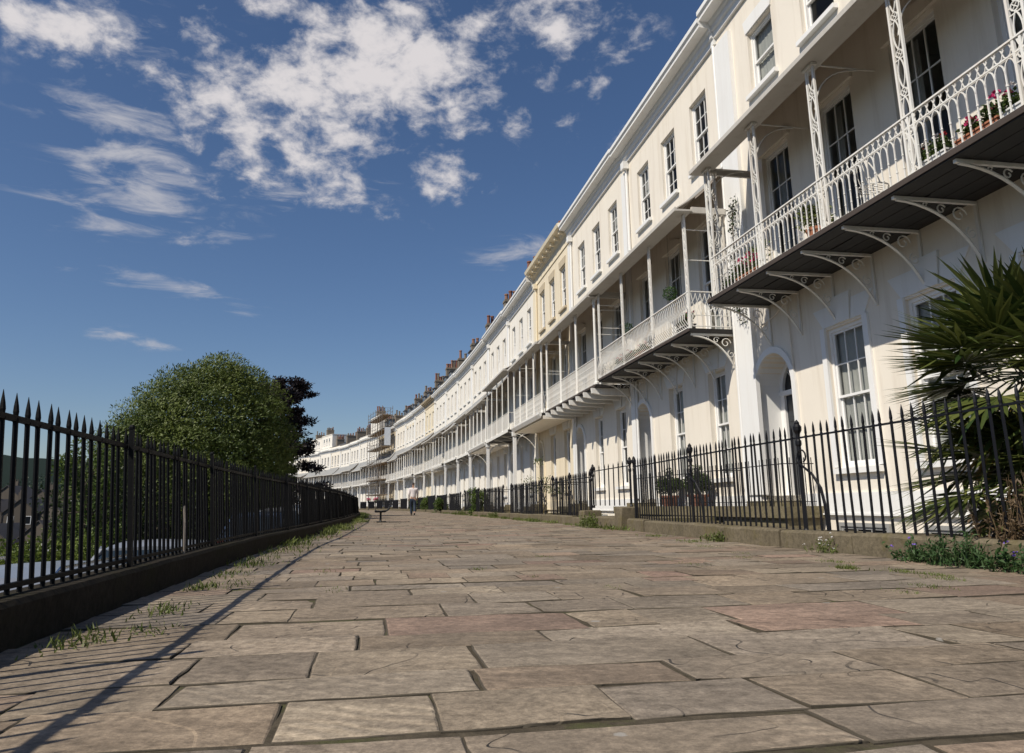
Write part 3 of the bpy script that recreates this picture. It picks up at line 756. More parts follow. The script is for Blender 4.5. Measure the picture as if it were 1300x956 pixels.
def canopy_mesh(x0, x1, z_eave, z_wall, off, fh=.2, ribs=7, ends=True):
    """tented metal veranda roof: concave sheet, deep fascia, ribs beneath. materials: white / underside / lead"""
    m = MB(); n = 8; P = []
    for i in range(n + 1):
        t = i / n; y = -off * t; z = z_wall + (z_eave + fh - z_wall) * (t + .10 * math.sin(PI * t)); P.append((y, z))
    for (y0, z0), (y1, z1) in zip(P, P[1:]):
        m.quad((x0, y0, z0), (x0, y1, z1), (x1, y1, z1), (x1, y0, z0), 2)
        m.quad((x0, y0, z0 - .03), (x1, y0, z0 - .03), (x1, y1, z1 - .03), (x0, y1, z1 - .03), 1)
    for x in (x0, x1):
        for (y0, z0), (y1, z1) in zip(P, P[1:]): m.quad((x, y0, z0 - .03), (x, y0, z0), (x, y1, z1), (x, y1, z1 - .03), 0)
    e = z_eave
    m.extr([(-off - .03, e + fh + .012), (-off - .045, e + fh - .01), (-off - .04, e + .005), (-off - .02, e), (-off + .38, e + .015), (-off + .38, e + .05), (-off + .02, e + .05)], x0 - .05, x1 + .05, 0)
    for i in range(ribs + 1):
        x = x0 + (x1 - x0) * (i + .02) / (ribs + .04)
        for (y0, z0), (y1, z1) in zip(P, P[1:]):
            if y1 < -off + .34: break
            m.add([(x - .02, y0, z0 - .032), (x + .02, y0, z0 - .032), (x + .02, y0, z0 - .09), (x - .02, y0, z0 - .09), (x - .02, y1, z1 - .032), (x + .02, y1, z1 - .032), (x + .02, y1, z1 - .09), (x - .02, y1, z1 - .09)],
                  [(0, 4, 5, 1), (1, 5, 6, 2), (2, 6, 7, 3), (3, 7, 4, 0)], 1)
    if ends:
        for x in (x0, x1 - .06): m.box(x, x + .06, -off + .385, -.003, e + .002, e + .14, 0)
    return m

NEAR = 3
def house(k, s0, s1, label, st):
    A = W_(s1, 0); B = W_(s0, 0); c = (A + B) / 2; d = B - A; Wd = d.length; rz = math.atan2(d.y, d.x); h2 = Wd / 2
    root = thing('house', label, 'house', c, rz, 'terraced houses of the crescent')
    near = k < NEAR
    wm = st.get('wall', 'white_render'); zp = st.get('zp', 12.45); dz = st.get('dz', 4.25); doff = st.get('doff', 1.1)
    one = st.get('one', False)
    zs = 1.06; gw, gh = (1.05, 2.4) if one else (.92, 2.45)
    uw, uh, uz = (1.0, 1.45, 9.12) if one else (.98, 1.85, 8.72)
    if one:
        gx = [-.8, 1.25, 3.35]; dx = -3.2; ux = [-2.6, -.6, 1.4, 3.45]; fx = [-2.45, -.45, 1.55, 3.5]; dw = 1.36; dtop = 3.42
    else:
        e = Wd / 2; gx = [e - 1.25, e - 3.7]; dx = e - 6.15; ux = [e - 1.25, e - 3.25, e - 5.25]; fx = [e - 1.3, e - 3.4, e - 5.5]; dw = 1.25; dtop = 3.4
        if k >= 3: gx = [e - 1.35, e - 3.75]; dx = e - 6.3; ux = [e - 1.45, e - 3.6, e - 5.75]; fx = ux
    fz, fw, fh = dz + .1, 1.0, 2.85
    if one: fh = 2.95
    rv = .16 if one else .24
    ops = [(x - gw / 2, x + gw / 2, zs, zs + gh, False, rv) for x in gx] + [(x - fw / 2, x + fw / 2, fz, fz + fh, False, .2) for x in fx] + [(x - uw / 2, x + uw / 2, uz, uz + uh, False, .2) for x in ux]
    ops.append((dx - dw / 2, dx + dw / 2, .62, dtop, True, .62))
    me = cached(('wall', wm, round(Wd, 2), zp, one, k >= 3, dz), lambda: wall_mesh('wall', wm, Wd, -1.5, zp - .32, ops, .2))
    inst('wall', me, root)
    tr = st.get('trim', 'white_trim')
    # plinth band and pilaster
    pl = MB(); pl.box(-h2 + .004, dx - dw / 2 - .14, -.05, -.001, .30, .64); pl.box(dx + dw / 2 + .14, h2 - .004, -.05, -.001, .30, .64); pl.box(dx + dw / 2 + .14, h2 - .004, -.075, -.001, .27, .298)
    pl.build('plinth', tr, root)
    pz = st.get('pil', .58)
    if pz:
        p = MB(); p.box(-h2 + .006, -h2 + pz, -.09, -.001, .645, zp - 1.3); p.box(-h2 + .006, -h2 + pz, -.11, -.001, -1.4, .3)
        p.build('pilaster', tr, root)
    # cornice and parapet
    cp = MB(); cp.extr([(y, zp + z) for y, z in CORN[st.get('corn', 'plain')]], -h2 + .004, h2 - .004)
    if st.get('corn') == 'deep':
        n = 9
        for i in range(n): x = -h2 + Wd * (i + .5) / n; cp.box(x - .06, x + .06, -.36, -.041, zp - .55, zp - .37)
    cp.build('cornice', st.get('cornmat', tr), root)
    pp = MB(); b0 = zp - (.27 if st.get('corn', 'plain') == 'plain' else .19)
    pp.box(-h2 + .004, h2 - .004, -.06, .26, b0 + .002, zp + st.get('par', .0) + .05)
    par = pp.build('parapet', st.get('parmat', wm), root)
    co = MB(); co.box(-h2 + .004, h2 - .004, -.11, .3, zp + st.get('par', 0) + .053, zp + st.get('par', 0) + .11); co.build('coping', st.get('copmat', 'lichen_slate'), par)
    # mansard roof and chimneys
    rf = MB(); zr = zp + .05
    rf.extr([(.32, zr - .5), (.35, zr), (1.6, zr + .75), (4.5, zr + 1.5), (8.9, zr - .2), (8.9, zr - .5)], -h2 + .01, h2 - .01)
    roof = rf.build('roof', 'slate', root)
    if st.get('dormer'):
        for x in (-h2 * .45, h2 * .45):
            dm = MB(); dm.box(x - .6, x + .6, .7, 2.4, zr + .1, zr + 1.25, 0); dm.box(x - .7, x + .7, .6, 2.4, zr + 1.253, zr + 1.33, 1)
            dmo = dm.build('dormer', ['grey_lead', 'slate'], root)
            inst('pane', cached('dpane', lambda: pane_mesh(.9, .95).mesh('pane', 'glass_dark')), dmo, (x, .69, zr + .2))
    if st.get('attic'):
        a = MB(); za = zp + 2.75; a.box(-h2 + .012, h2 - .012, .27, 4.6, zp - .1, za); a.box(-h2 - .02, h2 + .02, .2, 4.7, za + .002, za + .14)
        ao = a.build('attic', wm, root)
        for x in (-h2 * .5, 0, h2 * .5):
            w_ = inst('window', cached(('sash', .8, 1.4, 2, 2, .05), lambda: sash_mesh(.8, 1.4, 2, 2).mesh('window', 'white_paint')), ao, (x, .235, zp + .75))
            inst('pane', cached(('pane', .8, 1.4, 'glass_dark'), lambda: pane_mesh(.8, 1.4).mesh('pane', 'glass_dark')), ao, (x, .235, zp + .75))
    zc = zp + st.get('ch', 2.3) + (2.2 if st.get('attic') else 0)
    if st.get('chim', True):
        cm = MB(); x0 = -h2 + .02; cl = st.get('chl', 1.7)
        cm.box(x0, x0 + .72, 1.1, 1.1 + cl, zp - .3, zc); cm.box(x0 - .05, x0 + .77, 1.05, 1.15 + cl, zc + .002, zc + .12); cm.box(x0 - .02, x0 + .74, 1.08, 1.12 + cl, zc + .122, zc + .2)
        ch = cm.build('chimney', 'chimney_stone', root)
        rr = random.Random(k * 7 + 1); npot = st.get('pots', 4)
        for i in range(npot):
            hh = rr.choice([.45, .55, .7, .85]); y = 1.1 + cl * (i + .5) / npot
            kk = rr.choice(['old_red_pot', 'old_pot', 'chimney_stone'])
            def f():
                q = MB(); q.lathe((0, 0, 0), [(.15, 0), (.13, .1), (.115, hh - .12), (.15, hh - .10), (.15, hh - .03), (.12, hh)], 8); return q.mesh('chimney_pot', kk)
            inst('chimney_pot', cached(('pot', hh, kk), f), ch, (x0 + .36 + rr.uniform(-.08, .08), y, zc + .2))
    # windows
    for i, x in enumerate(gx):
        w_ = add_window(root, x, zs, gw, gh, 3, 2, rv - .06, k < 8, 'window', .06, 1 if k < 0 else (3 if k else 1), True, wallmat=tr)
        if near or k < 6:
            v = inst('lintel', cached(('vous', gw), lambda: voussoir(gw).mesh('lintel', tr)), w_, (0, -(rv - .06), gh + .04))
        if one:
            f = MB()
            for sx in (-1, 1): xa, xb = sorted((sx * (gw / 2 + .001), sx * (gw / 2 + .13))); f.box(xa, xb, -.045, -.001, 0, gh + .035)
            f.build('surround', 'white_paint', w_, (0, -(rv - .06), 0))
    for x in fx:
        w_ = add_window(root, x, fz, fw, fh, 3, 2, .14, k < 8, 'french_window', .06, 2 if near else 3, False)
        if one or k < 6:
            def f():
                m = MB(); m.prism([(-fw / 2 - .1, 0), (fw / 2 + .1, 0), (fw / 2 + .1, .12), (fw / 2 * .6, .22), (0, .26), (-fw / 2 * .6, .22), (-fw / 2 - .1, .12)], -.06, -.001); return m.mesh('hood', wm)
            inst('hood', cached(('hood', wm), f), w_, (0, -.14, fh + .02))
    for x in ux:
        w_ = add_window(root, x, uz, uw, uh, 1 if one else 3, 1 if one else 2, .14, k < 8, 'window', .05, 3, True, wallmat=tr if st.get('upsill', True) else 'bath_stone_and_shade')
        if one or st.get('uptrim'):
            def f():
                m = MB(); m.prism([(-uw / 2 - .03, 0), (uw / 2 + .03, 0), (uw / 2 + .1, .32), (-uw / 2 - .1, .32)], -.03, -.001)
                return m.mesh('lintel', st.get('uptrim', tr))
            inst('lintel', cached(('uplintel', uw, st.get('uptrim', tr)), f), w_, (0, -.14, uh + .02))
    add_door(root, dx, .62, dw, dtop, .6, st.get('door', 'door_dark'), tr)
    sp = MB(); sp.box(dx - dw / 2, dx + dw / 2, .0, .62, .40, .618); sp.box(dx - .8, dx + .8, -.38, -.002, .40, .52)
    sp.build('doorstep', 'landing_stone', root)
    # landing across the sunken area
    lx0, lx1 = (-h2 + .02, dx + 1.35) if one else ((dx - .78, h2 - .02) if k == 0 else (dx - .78, dx + 1.2))
    lo = offR(s1 - 1) - .38
    ld = MB(); ld.box(lx0, lx1, -.80, -.004, .22, .42); ld.box(lx0 + .05, lx1 - .06, -.72, -.112, -1.49, .218)
    if k == 0: ld.box(1.5, 3.4, -2.5, -.802, .05, .2)
    elif not one: ld.box(dx - .8, dx + .8, -lo, -.802, .02, .19)
    ld.build('landing', ['landing_stone'], root)
    if one or k < 8:
        gr = MB(); x0, x1 = (lx0 + .1, lx1 - .08) if one else (dx + .85, lx1 - .08)
        if x1 - x0 > .3:
            gr.tube([(x0, -.72, 1.16), (x1, -.72, 1.16), (x1, -.12, 1.16)], .012, 4); gr.tube([(x0, -.72, .50), (x1, -.72, .50), (x1, -.12, .50)], .009, 4)
            n = int((x1 - x0) / .135)
            for i in range(n + 1): x = x0 + (x1 - x0) * i / n; gr.bar((x, -.72, .42), (x, -.72, 1.27), .0085)
            for i in range(1, 5): gr.bar((x1, -.72 + .14 * i, .42), (x1, -.72 + .14 * i, 1.27), .0085)
            gr.build('landing_railing', 'black_iron', root)
    # basement window
    if one or k < 2:
        for x in gx:
            f = sash_mesh(1.3, 1.2, 3, 2, .06); f.box(-.8, .8, -.03, .0, -.1, -.002)
            bw = f.build('basement_window', 'grey_lead', root, (x, -.02, -1.05))
            inst('pane', cached(('pane', 1.3, 1.2, 'glass_dark'), lambda: pane_mesh(1.3, 1.2).mesh('pane', 'glass_dark')), bw)
    # balcony
    xb0 = -h2 + (1.3 if one else .05 if k < 2 else .12 + .28 * ((k * 7) % 5) / 4); xb1 = h2 + (0 if one else -.12 if k < 2 else -.15 - .3 * ((k * 3) % 4) / 3)
    dk = MB(); dt = .1
    if one:
        for i in range(4): dk.box(xb0, xb1, -doff + .125 * i, -doff + .125 * i + .119, dz - dt + .004 * (i % 2), dz, 0)
        for i in range(6): dk.box(xb0, xb1, -.775 + .1285 * i, -.775 + .1285 * i + .1225, dz - dt + .004 * (i % 2), dz, 0)
        dk.box(xb0, xb1, -.77, -.004, dz - .03, dz - .006, 0); dk.box(xb0, xb1, -doff + .003, -.805, dz - .03, dz - .006, 0)
        for xa, xb in ((xb0, -1.9), (-1.3, .2), (.75, 2.0), (2.4, xb1)): dk.box(xa, xb, -.80, -.775, dz - dt, dz, 0)
        dk.box(xb0 - .01, xb1 + .01, -doff - .018, -doff - .002, dz - dt + .02, dz - .005, 3)
    else:
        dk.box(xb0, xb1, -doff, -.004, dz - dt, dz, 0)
        dk.box(xb0 - .01, xb1 + .01, -doff - .03, -doff - .002, dz - dt - (.03 if k > 1 else -.03), dz + (.015 if k > 1 else -.01), 1 if k > 1 else 3)
        if st.get('soffit') == 'joists':
            for i in range(8): x = xb0 + .3 + (xb1 - xb0 - .5) * i / 7; dk.extr([(-.005, dz - dt - .24), (-doff + .3, dz - dt - .22), (-doff - .08, dz - dt - .16), (-doff - .10, dz - dt - .003), (-.005, dz - dt - .003)], x - .06, x + .06, 1)
        if st.get('soffit') == 'closed':
            dk.box(xb0, xb1, -doff + .05, -.004, dz - dt - .14, dz - dt - .002, 2); dk.extr([(-doff - .12, dz + .03), (-doff - .12, dz - .05), (-doff - .033, dz - .2), (-doff - .033, dz + .03)], xb0, xb1, 1)
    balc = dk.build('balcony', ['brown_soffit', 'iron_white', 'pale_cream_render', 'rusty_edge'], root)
    if st.get('soffit', 'brackets') == 'brackets':
        n = int((xb1 - xb0) / (1.0 if near else 1.85)); bm = cached(('brk', doff, near), lambda: bracket_mesh(doff, .85, near).mesh('bracket', 'iron_white'))
        for i in range(n + 1): inst('bracket', bm, balc, (xb0 + .05 + (xb1 - xb0 - .1) * i / n, -.004, dz - dt - .002))
    ry = -doff + (.11 if one else .05)
    cz = st.get('cz', 7.05); cw = st.get('cw', 8.2); coff = doff + (.1 if one else .2)
    if one:
        cx = [xb0 + .1, xb0 + 2.0, xb0 + 3.92, xb0 + 5.86, xb1 - .1]
        railing_parts(root, xb0 + .05, xb1, ry, dz, 'arched', .86, True, cx)
        lm = cached('latcol', lambda: lattice_column(cz - dz, .19).mesh('column', 'iron_white'))
        for x in cx: inst('column', lm, root, (x, ry, dz))
        ec = inst('column', lm, root, (xb0 + .02, ry + .12, dz), rad(90))
        er = end_rail(root, xb0 + .02, ry + .06, -.01, dz, .86)
        for x in cx:
            b2 = MB(); b2.tube(curve_s((x, ry + .03, cz - .75), (x, ry + .12, cz - .02), (x, ry + .85, cz + .02), 8), .012, 4); b2.bar((x, ry + .02, cz + .04), (x, -.02, cz + .04), .014)
            b2.build('column_bracket', 'iron_white', root)
    else:
        rs = st.get('rail', 'bars')
        nc = st.get('ncol', 4); cx = [xb0 + .08 + (xb1 - xb0 - .16) * i / (nc - 1) for i in range(nc)]
        railing_parts(root, xb0 + .05, xb1 - .05, ry, dz, rs, .86, near, cx)
        for x in (xb0 + .03, xb1 - .03):
            if near: end_rail(root, x, ry + .04, -.01, dz, .86)
            else:
                q = MB(); q.box(x - .015, x + .015, ry, -.01, dz + .83, dz + .86)
                for i in range(8): q.bar((x, ry + (-.02 - ry) * i / 8, dz), (x, ry + (-.02 - ry) * i / 8, dz + .84), .012)
                q.build('end_railing', 'iron_white', root)
        ct = st.get('col', 'round')
        fn = {'flat': lambda: flat_column(cz - dz + .03, .12), 'round': lambda: round_column(cz - dz + .03, .05), 'slim': lambda: round_column(cz - dz + .03, .035, .2)}[ct]
        cmn = cached(('col', ct, cz, dz), lambda: fn().mesh('column', 'iron_white'))
        for x in cx: inst('column', cmn, root, (x, ry, dz))
        if near:
            for x in (cx[0], cx[-1]): inst('column', cmn, root, (x, -.12, dz))
            for x in (cx[0], cx[-1]):
                for zz in (cz - .35, dz + 1.6): b2 = MB(); b2.bar((x, ry, zz), (x, -.1, zz), .012); b2.build('tie_bar', 'iron_white', root)
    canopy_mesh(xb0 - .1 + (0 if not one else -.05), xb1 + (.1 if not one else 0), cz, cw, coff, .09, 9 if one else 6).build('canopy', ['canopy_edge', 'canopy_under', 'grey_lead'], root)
    # ground-floor post carrying the balcony at the party wall
    if st.get('gpost'):
        gp = MB(); gp.box(-.075, .075, -.075, .075, .02, dz - .35); gp.box(-.12, .12, -.12, .12, dz - .345, dz - .13)
        gp.tube(curve_s((0, .1, dz - .75), (0, .15, dz - .2), (0, doff * .75, dz - .16), 8), .04, 4)
        gp.build('balcony_post', 'white_paint', root, (-h2 + .15, -doff + .1, 0))
    # rainwater pipe
    if st.get('pipe', True):
        x = -h2 + (.75 if one else (pz or 0) + .12)
        if not one:
            dp = MB(); dp.tube([(x, -.06, zp - 1.25), (x, -.06, cw + .1)], .045, 8); dp.box(x - .13, x + .13, -.2, -.01, zp - 1.25, zp - 1.0); dp.build('downpipe', tr, root)
            dp = MB(); dp.tube([(x, -.06, dz - .15), (x, -.06, .3)], .04, 8); dp.build('downpipe', tr, root)
        else:
            dp = MB(); dp.tube([(-h2 - .07, -.06, zp - 1.2), (-h2 - .07, -.06, .2)], .04, 8); dp.build('downpipe', 'white_trim', root)
            dp = MB(); dp.tube([(dx - .3, -.03, dz - .45), (dx + .3, -.035, dz - .35), (dx + .75, -.035, dz - .2), (dx + .78, -.03, 2.4)], .012, 6); dp.build('cable', 'cream_render', root)
    return root, dict(Wd=Wd, rz=rz, c=c, xb0=xb0, xb1=xb1, dx=dx, h2=h2)

def sp(k): return (5.9, 14.9) if k < 0 else ((14.9 + 7 * k, 21.9 + 7 * k) if k < 3 else (35.9 + 7.4 * (k - 3), 43.3 + 7.4 * (k - 3)))
ORD = ['first', 'second', 'third', 'fourth', 'fifth', 'sixth', 'seventh', 'eighth', 'ninth', 'tenth']
HS = {}
STY = {
    -1: dict(one=True, wall='cream_render', dz=4.5, doff=1.3, cz=7.27, cw=8.4, zp=12.45, chim=False, copmat='lichen_slate', pil=.72),
    0: dict(wall='cream_render', dz=4.25, doff=1.1, cz=6.92, rail='bowed', col='flat', ncol=4, zp=12.3, copmat='white_trim', pil=.35, ch=1.75, pots=1),
    1: dict(wall='pale_cream_render', dz=4.12, doff=1.15, cz=6.86, rail='panel', col='round', ncol=4, soffit='joists', zp=12.35, ch=1.75, pots=2, copmat='white_trim', pil=.3),
    2: dict(wall='yellow_render', trim='soft_yellow_render', dz=4.1, doff=1.25, cz=6.9, rail='panel', col='round', ncol=5, soffit='closed', zp=12.3, ch=1.8, pots=3, corn='deep', cornmat='soft_yellow_render', uptrim='bath_stone_and_shade', upsill=False, pil=.5, door='door_white', gpost=True),
}
def sty(k):
    if k in STY: return STY[k]
    r = random.Random(k * 13 + 5)
    d = dict(wall=r.choice(['white_render', 'white_render', 'pale_cream_render']), dz=4.1 + r.uniform(-.06, .08), doff=1.1 + r.choice([0, .12, .3]), cz=6.8 + r.uniform(-.3, .3), col=r.choice(['slim', 'round']), ncol=r.choice([4, 5, 4]),
             zp=12.35 + r.choice([-.12, 0, .1]), soffit=r.choice(['joists', 'brackets', 'brackets', 'closed']), gpost=True, copmat=r.choice(['white_trim', 'lichen_slate', 'grey_lead']), pots=r.choice([4, 5, 6]), ch=(2.1 if k < 12 else 1.6) + r.uniform(0, .4), chl=r.choice([1.5, 2.0]),
             door=r.choice(['door_dark', 'door_blue', 'door_white']), pil=r.choice([.3, .5]), dormer=k > 5 and r.random() < .6, cw=8.1 + r.uniform(-.1, .2))
    if k in (13, 14): d.update(wall='bath_stone_and_shade')  # shade behind the scaffolding put into the wall colour of both fronts
    if k == 9: d.update(wall='soft_yellow_render', corn='deep', cornmat='bath_stone_and_shade')
    if k == 11: d.update(uptrim='yellow_render')
    if k in (15, 20, 21): d.update(attic=True, dormer=False)
    return d
LBL = {-1: 'cream house with white lattice veranda columns and arched balusters beside the palm',
       0: 'cream house with outward-bowed white balcony balusters and box bushes by its windows',
       1: 'pale house with bare timber joists under its balcony, next to the yellow stone-trimmed house',
       2: 'yellow house with stone cornice and flat closed soffit under its balcony',
       9: 'soft yellow house with a deep stone cornice among white ones before the scaffolding',
       11: 'white house with yellow window heads, second before the scaffolding',
       10: 'white house just past the soft yellow one with the deep cornice', 12: 'white house touching the near side of the scaffolding',
       13: 'house behind the near half of the scaffolding', 14: 'house behind the far half of the scaffolding',
       15: 'white house with an extra attic storey just beyond the scaffolding',
       20: 'near one of two far white houses joined by a raised attic storey', 21: 'far one of two distant white houses joined by a raised attic storey',
       22: 'white house next beyond the pair of raised attics', 23: 'last white house of the crescent, against the dark beech'}
for k in range(-1, 24):
    if k in LBL: lb = LBL[k]
    elif k < 9: lb = ORD[k - 3] + ' white house beyond the yellow one with the stone cornice'
    else: lb = ORD[k - 16] + ' white house beyond the attic-storey house next to the scaffolding'
    HS[k] = house(k, *sp(k), lb, sty(k))
NAMEH = {-1: 'the lattice-columned cream house', 0: 'the cream house with bowed balusters', 1: 'the pale house with bare joists', 2: 'the yellow stone-trimmed house', 9: 'the soft yellow house', 10: 'the white house just past the soft yellow one', 11: 'the white house with yellow window heads',
         12: 'the house touching the scaffolding', 13: 'the near scaffolded house', 14: 'the far scaffolded house', 15: 'the attic house beyond the scaffolding'}
def hn(k):
    if k in NAMEH: return NAMEH[k]
    if k < 9: return 'the ' + ORD[k - 3] + ' white house past the yellow one'
    return 'the ' + ORD[k - 16] + ' house past the attic house'
#PART2
# ------------------------------------------------------------------ railings in front of the houses
def picket_mesh(z0, zr, zt, r=.0128):
    m = MB(); m.tube([(0, 0, z0), (0, 0, zr)], r, 6)
    m.lathe((0, 0, 0), [(r, zr), (r * 1.3, zr + .008), (r * 1.3, zr + .016), (r * .9, zr + .022), (r * 1.25, zr + .05), (r * .95, zt - .05), (.001, zt)], 6)
    return m.mesh('picket', 'black_iron')
def post_mesh(z0, zt):
    m = MB(); m.lathe((0, 0, 0), [(.034, z0), (.034, z0 + .05), (.024, z0 + .07), (.024, zt - .30), (.034, zt - .28), (.034, zt - .24), (.022, zt - .22), (.026, zt - .16), (.046, zt - .12), (.048, zt - .08), (.028, zt - .05), (.03, zt - .035), (.016, zt - .015), (.004, zt)], 10)
    return m.mesh('post', 'black_iron')
def front_railing(s0, s1, label, off=None, posts=(), pitch=.142, parts=True, zr=1.2, zt=1.355, z0=.19, returns=(), cat='railing', name='railing', group='railings in front of the terraced houses'):
    root = thing(name, label, cat, W_((s0 + s1) / 2, (offR((s0 + s1) / 2)) - .15, 0), 0, group)
    inv = -Vector(root.location)
    F = lambda s, z, o=0: tuple(W_(s, (offR(s) if off is None else off + .15) - .15 + o, z) + inv)
    rl = MB(); n = max(2, int((s1 - s0) / .6))
    rl.tube([F(s0 + (s1 - s0) * i / n, zr) for i in range(n + 1)], .0135, 4)
    for s in returns:
        rl.tube([F(s, zr), F(s, zr, -1.15)], .0135, 4)
    rl.build('top_rail', 'black_iron', root)
    me = cached(('pick', z0, zr, zt), lambda: picket_mesh(z0, zr, zt)); pv = [v.co.copy() for v in me.vertices]; pf = [tuple(p.vertices) for p in me.polygons]
    rest = MB(); rr = random.Random(int(s0 * 10) + 3); s = s0 + .05
    spots = []
    while s < s1: spots.append((s, 0)); s += pitch
    for q in returns:
        for i in range(8): spots.append((q, -.14 * (i + 1)))
    for i, (s, o_) in enumerate(spots):
        if parts and i < 98:
            o = inst('picket', me, root, F(s, 0, o_), alpha(s)); o.rotation_euler = (rr.gauss(0, .008), rr.gauss(0, .008), alpha(s)); o.scale.z = 1 + rr.gauss(0, .004)
        else:
            w = F(s, 0, o_); rest.add([(v.x + w[0], v.y + w[1], v.z) for v in pv], pf)
    if rest.v: tag(rest.build('picket_row', 'black_iron', root), kind='stuff')
    pm = cached(('post', z0, zt), lambda: post_mesh(z0 - .05, zt + .05))
    def fs():
        m = MB(); m.tube([(0, 0, z0 - .03), (-.0, .02, z0 + .28), (.0, .06, z0 + .45), (0, .18, z0 + .60), (0, .40, z0 + .74)][::1], [.017, .017, .016, .015, .013], 6)
        m.tube([(0, .40 - .07 + .07 * math.cos(t), z0 + .80 + .07 * math.sin(t)) for t in [-1.2 + i * .55 for i in range(11)]], .010, 5)
        return m.mesh('stay', 'black_iron')
    sm = cached(('stay', z0), fs)
    for s, stay in posts:
        inst('post', pm, root, F(s, 0), alpha(s))
        if stay: inst('stay', sm, root, F(s - .42, 0, .0), alpha(s) + rad(6))
    return root
front_railing(2.0, 14.15, 'tall black spiked railing on the kerb before the palm and the lattice-columned cream house', posts=[(4.5, True), (7.75, True), (11.0, True), (14.1, False)], parts=True)
front_railing(17.3, 21.4, 'black railing in front of the cream house with bowed balusters', posts=[(17.3, False), (19.4, True), (21.35, False)], returns=(21.4,), zr=1.12, zt=1.27)
g = front_railing(14.35, 17.1, 'flat-topped black gate of thin bars above the weedy stone step', pitch=.36, zr=1.24, zt=1.36, z0=.46, posts=[(14.36, False), (17.1, False)], cat='gate', name='gate', group=None)
def hside(k): return 'black railing in front of ' + hn(k)
for k in range(1, 24):
    s0, s1 = sp(k)
    near = k < 5
    front_railing(s0 + .9, s1 - .9, hside(k), posts=[(s0 + .9, k < 4), (s1 - .9, False)] if k < 10 else [], parts=near, returns=(s0 + .9, s1 - .9) if k < 13 else (), pitch=.142 if k < 6 else .13, zr=1.1 if k % 3 else 1.16, zt=1.25 if k % 3 else 1.31)
# weedy stone step and blocks by the gate
m = MB(); rr = random.Random(4)
def stone_block(mb, s0, s1, o0, o1, z0, z1, j=.015, n=5):
    pr = []
    for q in range(n + 1):
        s = s0 + (s1 - s0) * q / n; e = .02 if q in (0, n) else 0
        r = lambda: rr.uniform(-j, j)
        pr.append([tuple(W_(s, o1 + r(), z0)), tuple(W_(s, o1 - e + r() * .5, z1 - .03)), tuple(W_(s, o1 - .03, z1 + r() * .5 - e)), tuple(W_(s, o0, z1 - e)), tuple(W_(s, o0, z0))])
    vs = [v for p in pr for v in p]; fs = []
    for q in range(n):
        for c in range(5): fs.append((q * 5 + c, (q + 1) * 5 + c, (q + 1) * 5 + (c + 1) % 5, q * 5 + (c + 1) % 5))
    fs += [(0, 1, 2, 3, 4), tuple(n * 5 + c for c in (4, 3, 2, 1, 0))]
    mb.add(vs, fs)
stone_block(m, 14.45, 17.0, 2.3, 3.10, -.05, .24); 
tag(m.build('stone_step', 'kerb_stone'), 'worn stone step with weeds growing against it, under the flat-topped gate', 'step')
m = MB(); stone_block(m, 14.2, 14.62, 2.72, 3.12, -.05, .44)
tag(m.build('stone_block', 'kerb_stone'), 'square stone block at the end of the tall spiked railing', 'stone block')
m = MB(); stone_block(m, 16.9, 17.4, 2.68, 3.10, -.05, .36)
tag(m.build('stone_block', 'kerb_stone'), 'rounded stone block at the far side of the weedy step', 'stone block')

# ------------------------------------------------------------------ plants
def rdir(r):
    z = r.uniform(-1, 1); t = r.uniform(0, 2 * PI); q = math.sqrt(1 - z * z); return Vector((q * math.cos(t), q * math.sin(t), z))
def leaf(mb, p, ax, nrm, ln, wd, bend=.15):
    ax = ax.normalized(); s = ax.cross(nrm)
    if s.length < 1e-4: s = ax.orthogonal()
    s.normalize(); nn = s.cross(ax)
    a = p; b = p + ax * ln * .5 + s * wd * .5 + nn * ln * bend * .3; c = p + ax * ln - nn * ln * bend; d = p + ax * ln * .5 - s * wd * .5 + nn * ln * bend * .3
    mb.add([tuple(a), tuple(b), tuple(c), tuple(d)], [(0, 1, 2, 3)])
def leaf_cloud(mb, clumps, per, ln, wd, r, bias=Vector((0, 0, 0)), inner=.55, out=None):
    for (c, rad3) in clumps:
        base = r.uniform(.1, .8); c = Vector(c)
        for _ in range(per):
            d = rdir(r); q = r.uniform(inner, 1.) ** .6
            j = 1 + .25 * noise.noise(d * 2.3 + c)
            p = c + Vector((d.x * rad3[0], d.y * rad3[1], d.z * rad3[2])) * q * j
            ax = d * .6 + rdir(r) * .9 + bias; nr = d + rdir(r) * .6 + Vector((0, 0, .4))
            if out is not None: nr = (p - out).normalized() * .6 + d * 1.1 + rdir(r) * .25 + Vector((0, 0, .2))
            leaf(mb, p, ax, nr, ln * r.uniform(.6, 1.3), wd * r.uniform(.7, 1.2), r.uniform(-.1, .25))
            mb.tint((min(1, max(0, base + r.gauss(0, .2 if out is None else .1))), 0, 0))
def trunk_mesh(mb, base, top, r0, limbs, r):
    P = []; n = 6
    for i in range(n + 1):
        t = i / n; P.append(base.lerp(top, t) + Vector((r.uniform(-.1, .1), r.uniform(-.1, .1), 0)) * (t > 0))
    mb.tube(P, [r0 * (1.25 - .75 * i / n) for i in range(n + 1)], 8)
    for e in limbs:
        s0 = base.lerp(top, r.uniform(.45, .95)); mid = s0.lerp(e, .5) + Vector((r.uniform(-.3, .3), r.uniform(-.3, .3), .3))
        mb.tube([s0, mid, e], [r0 * .4, r0 * .25, r0 * .06], 5)
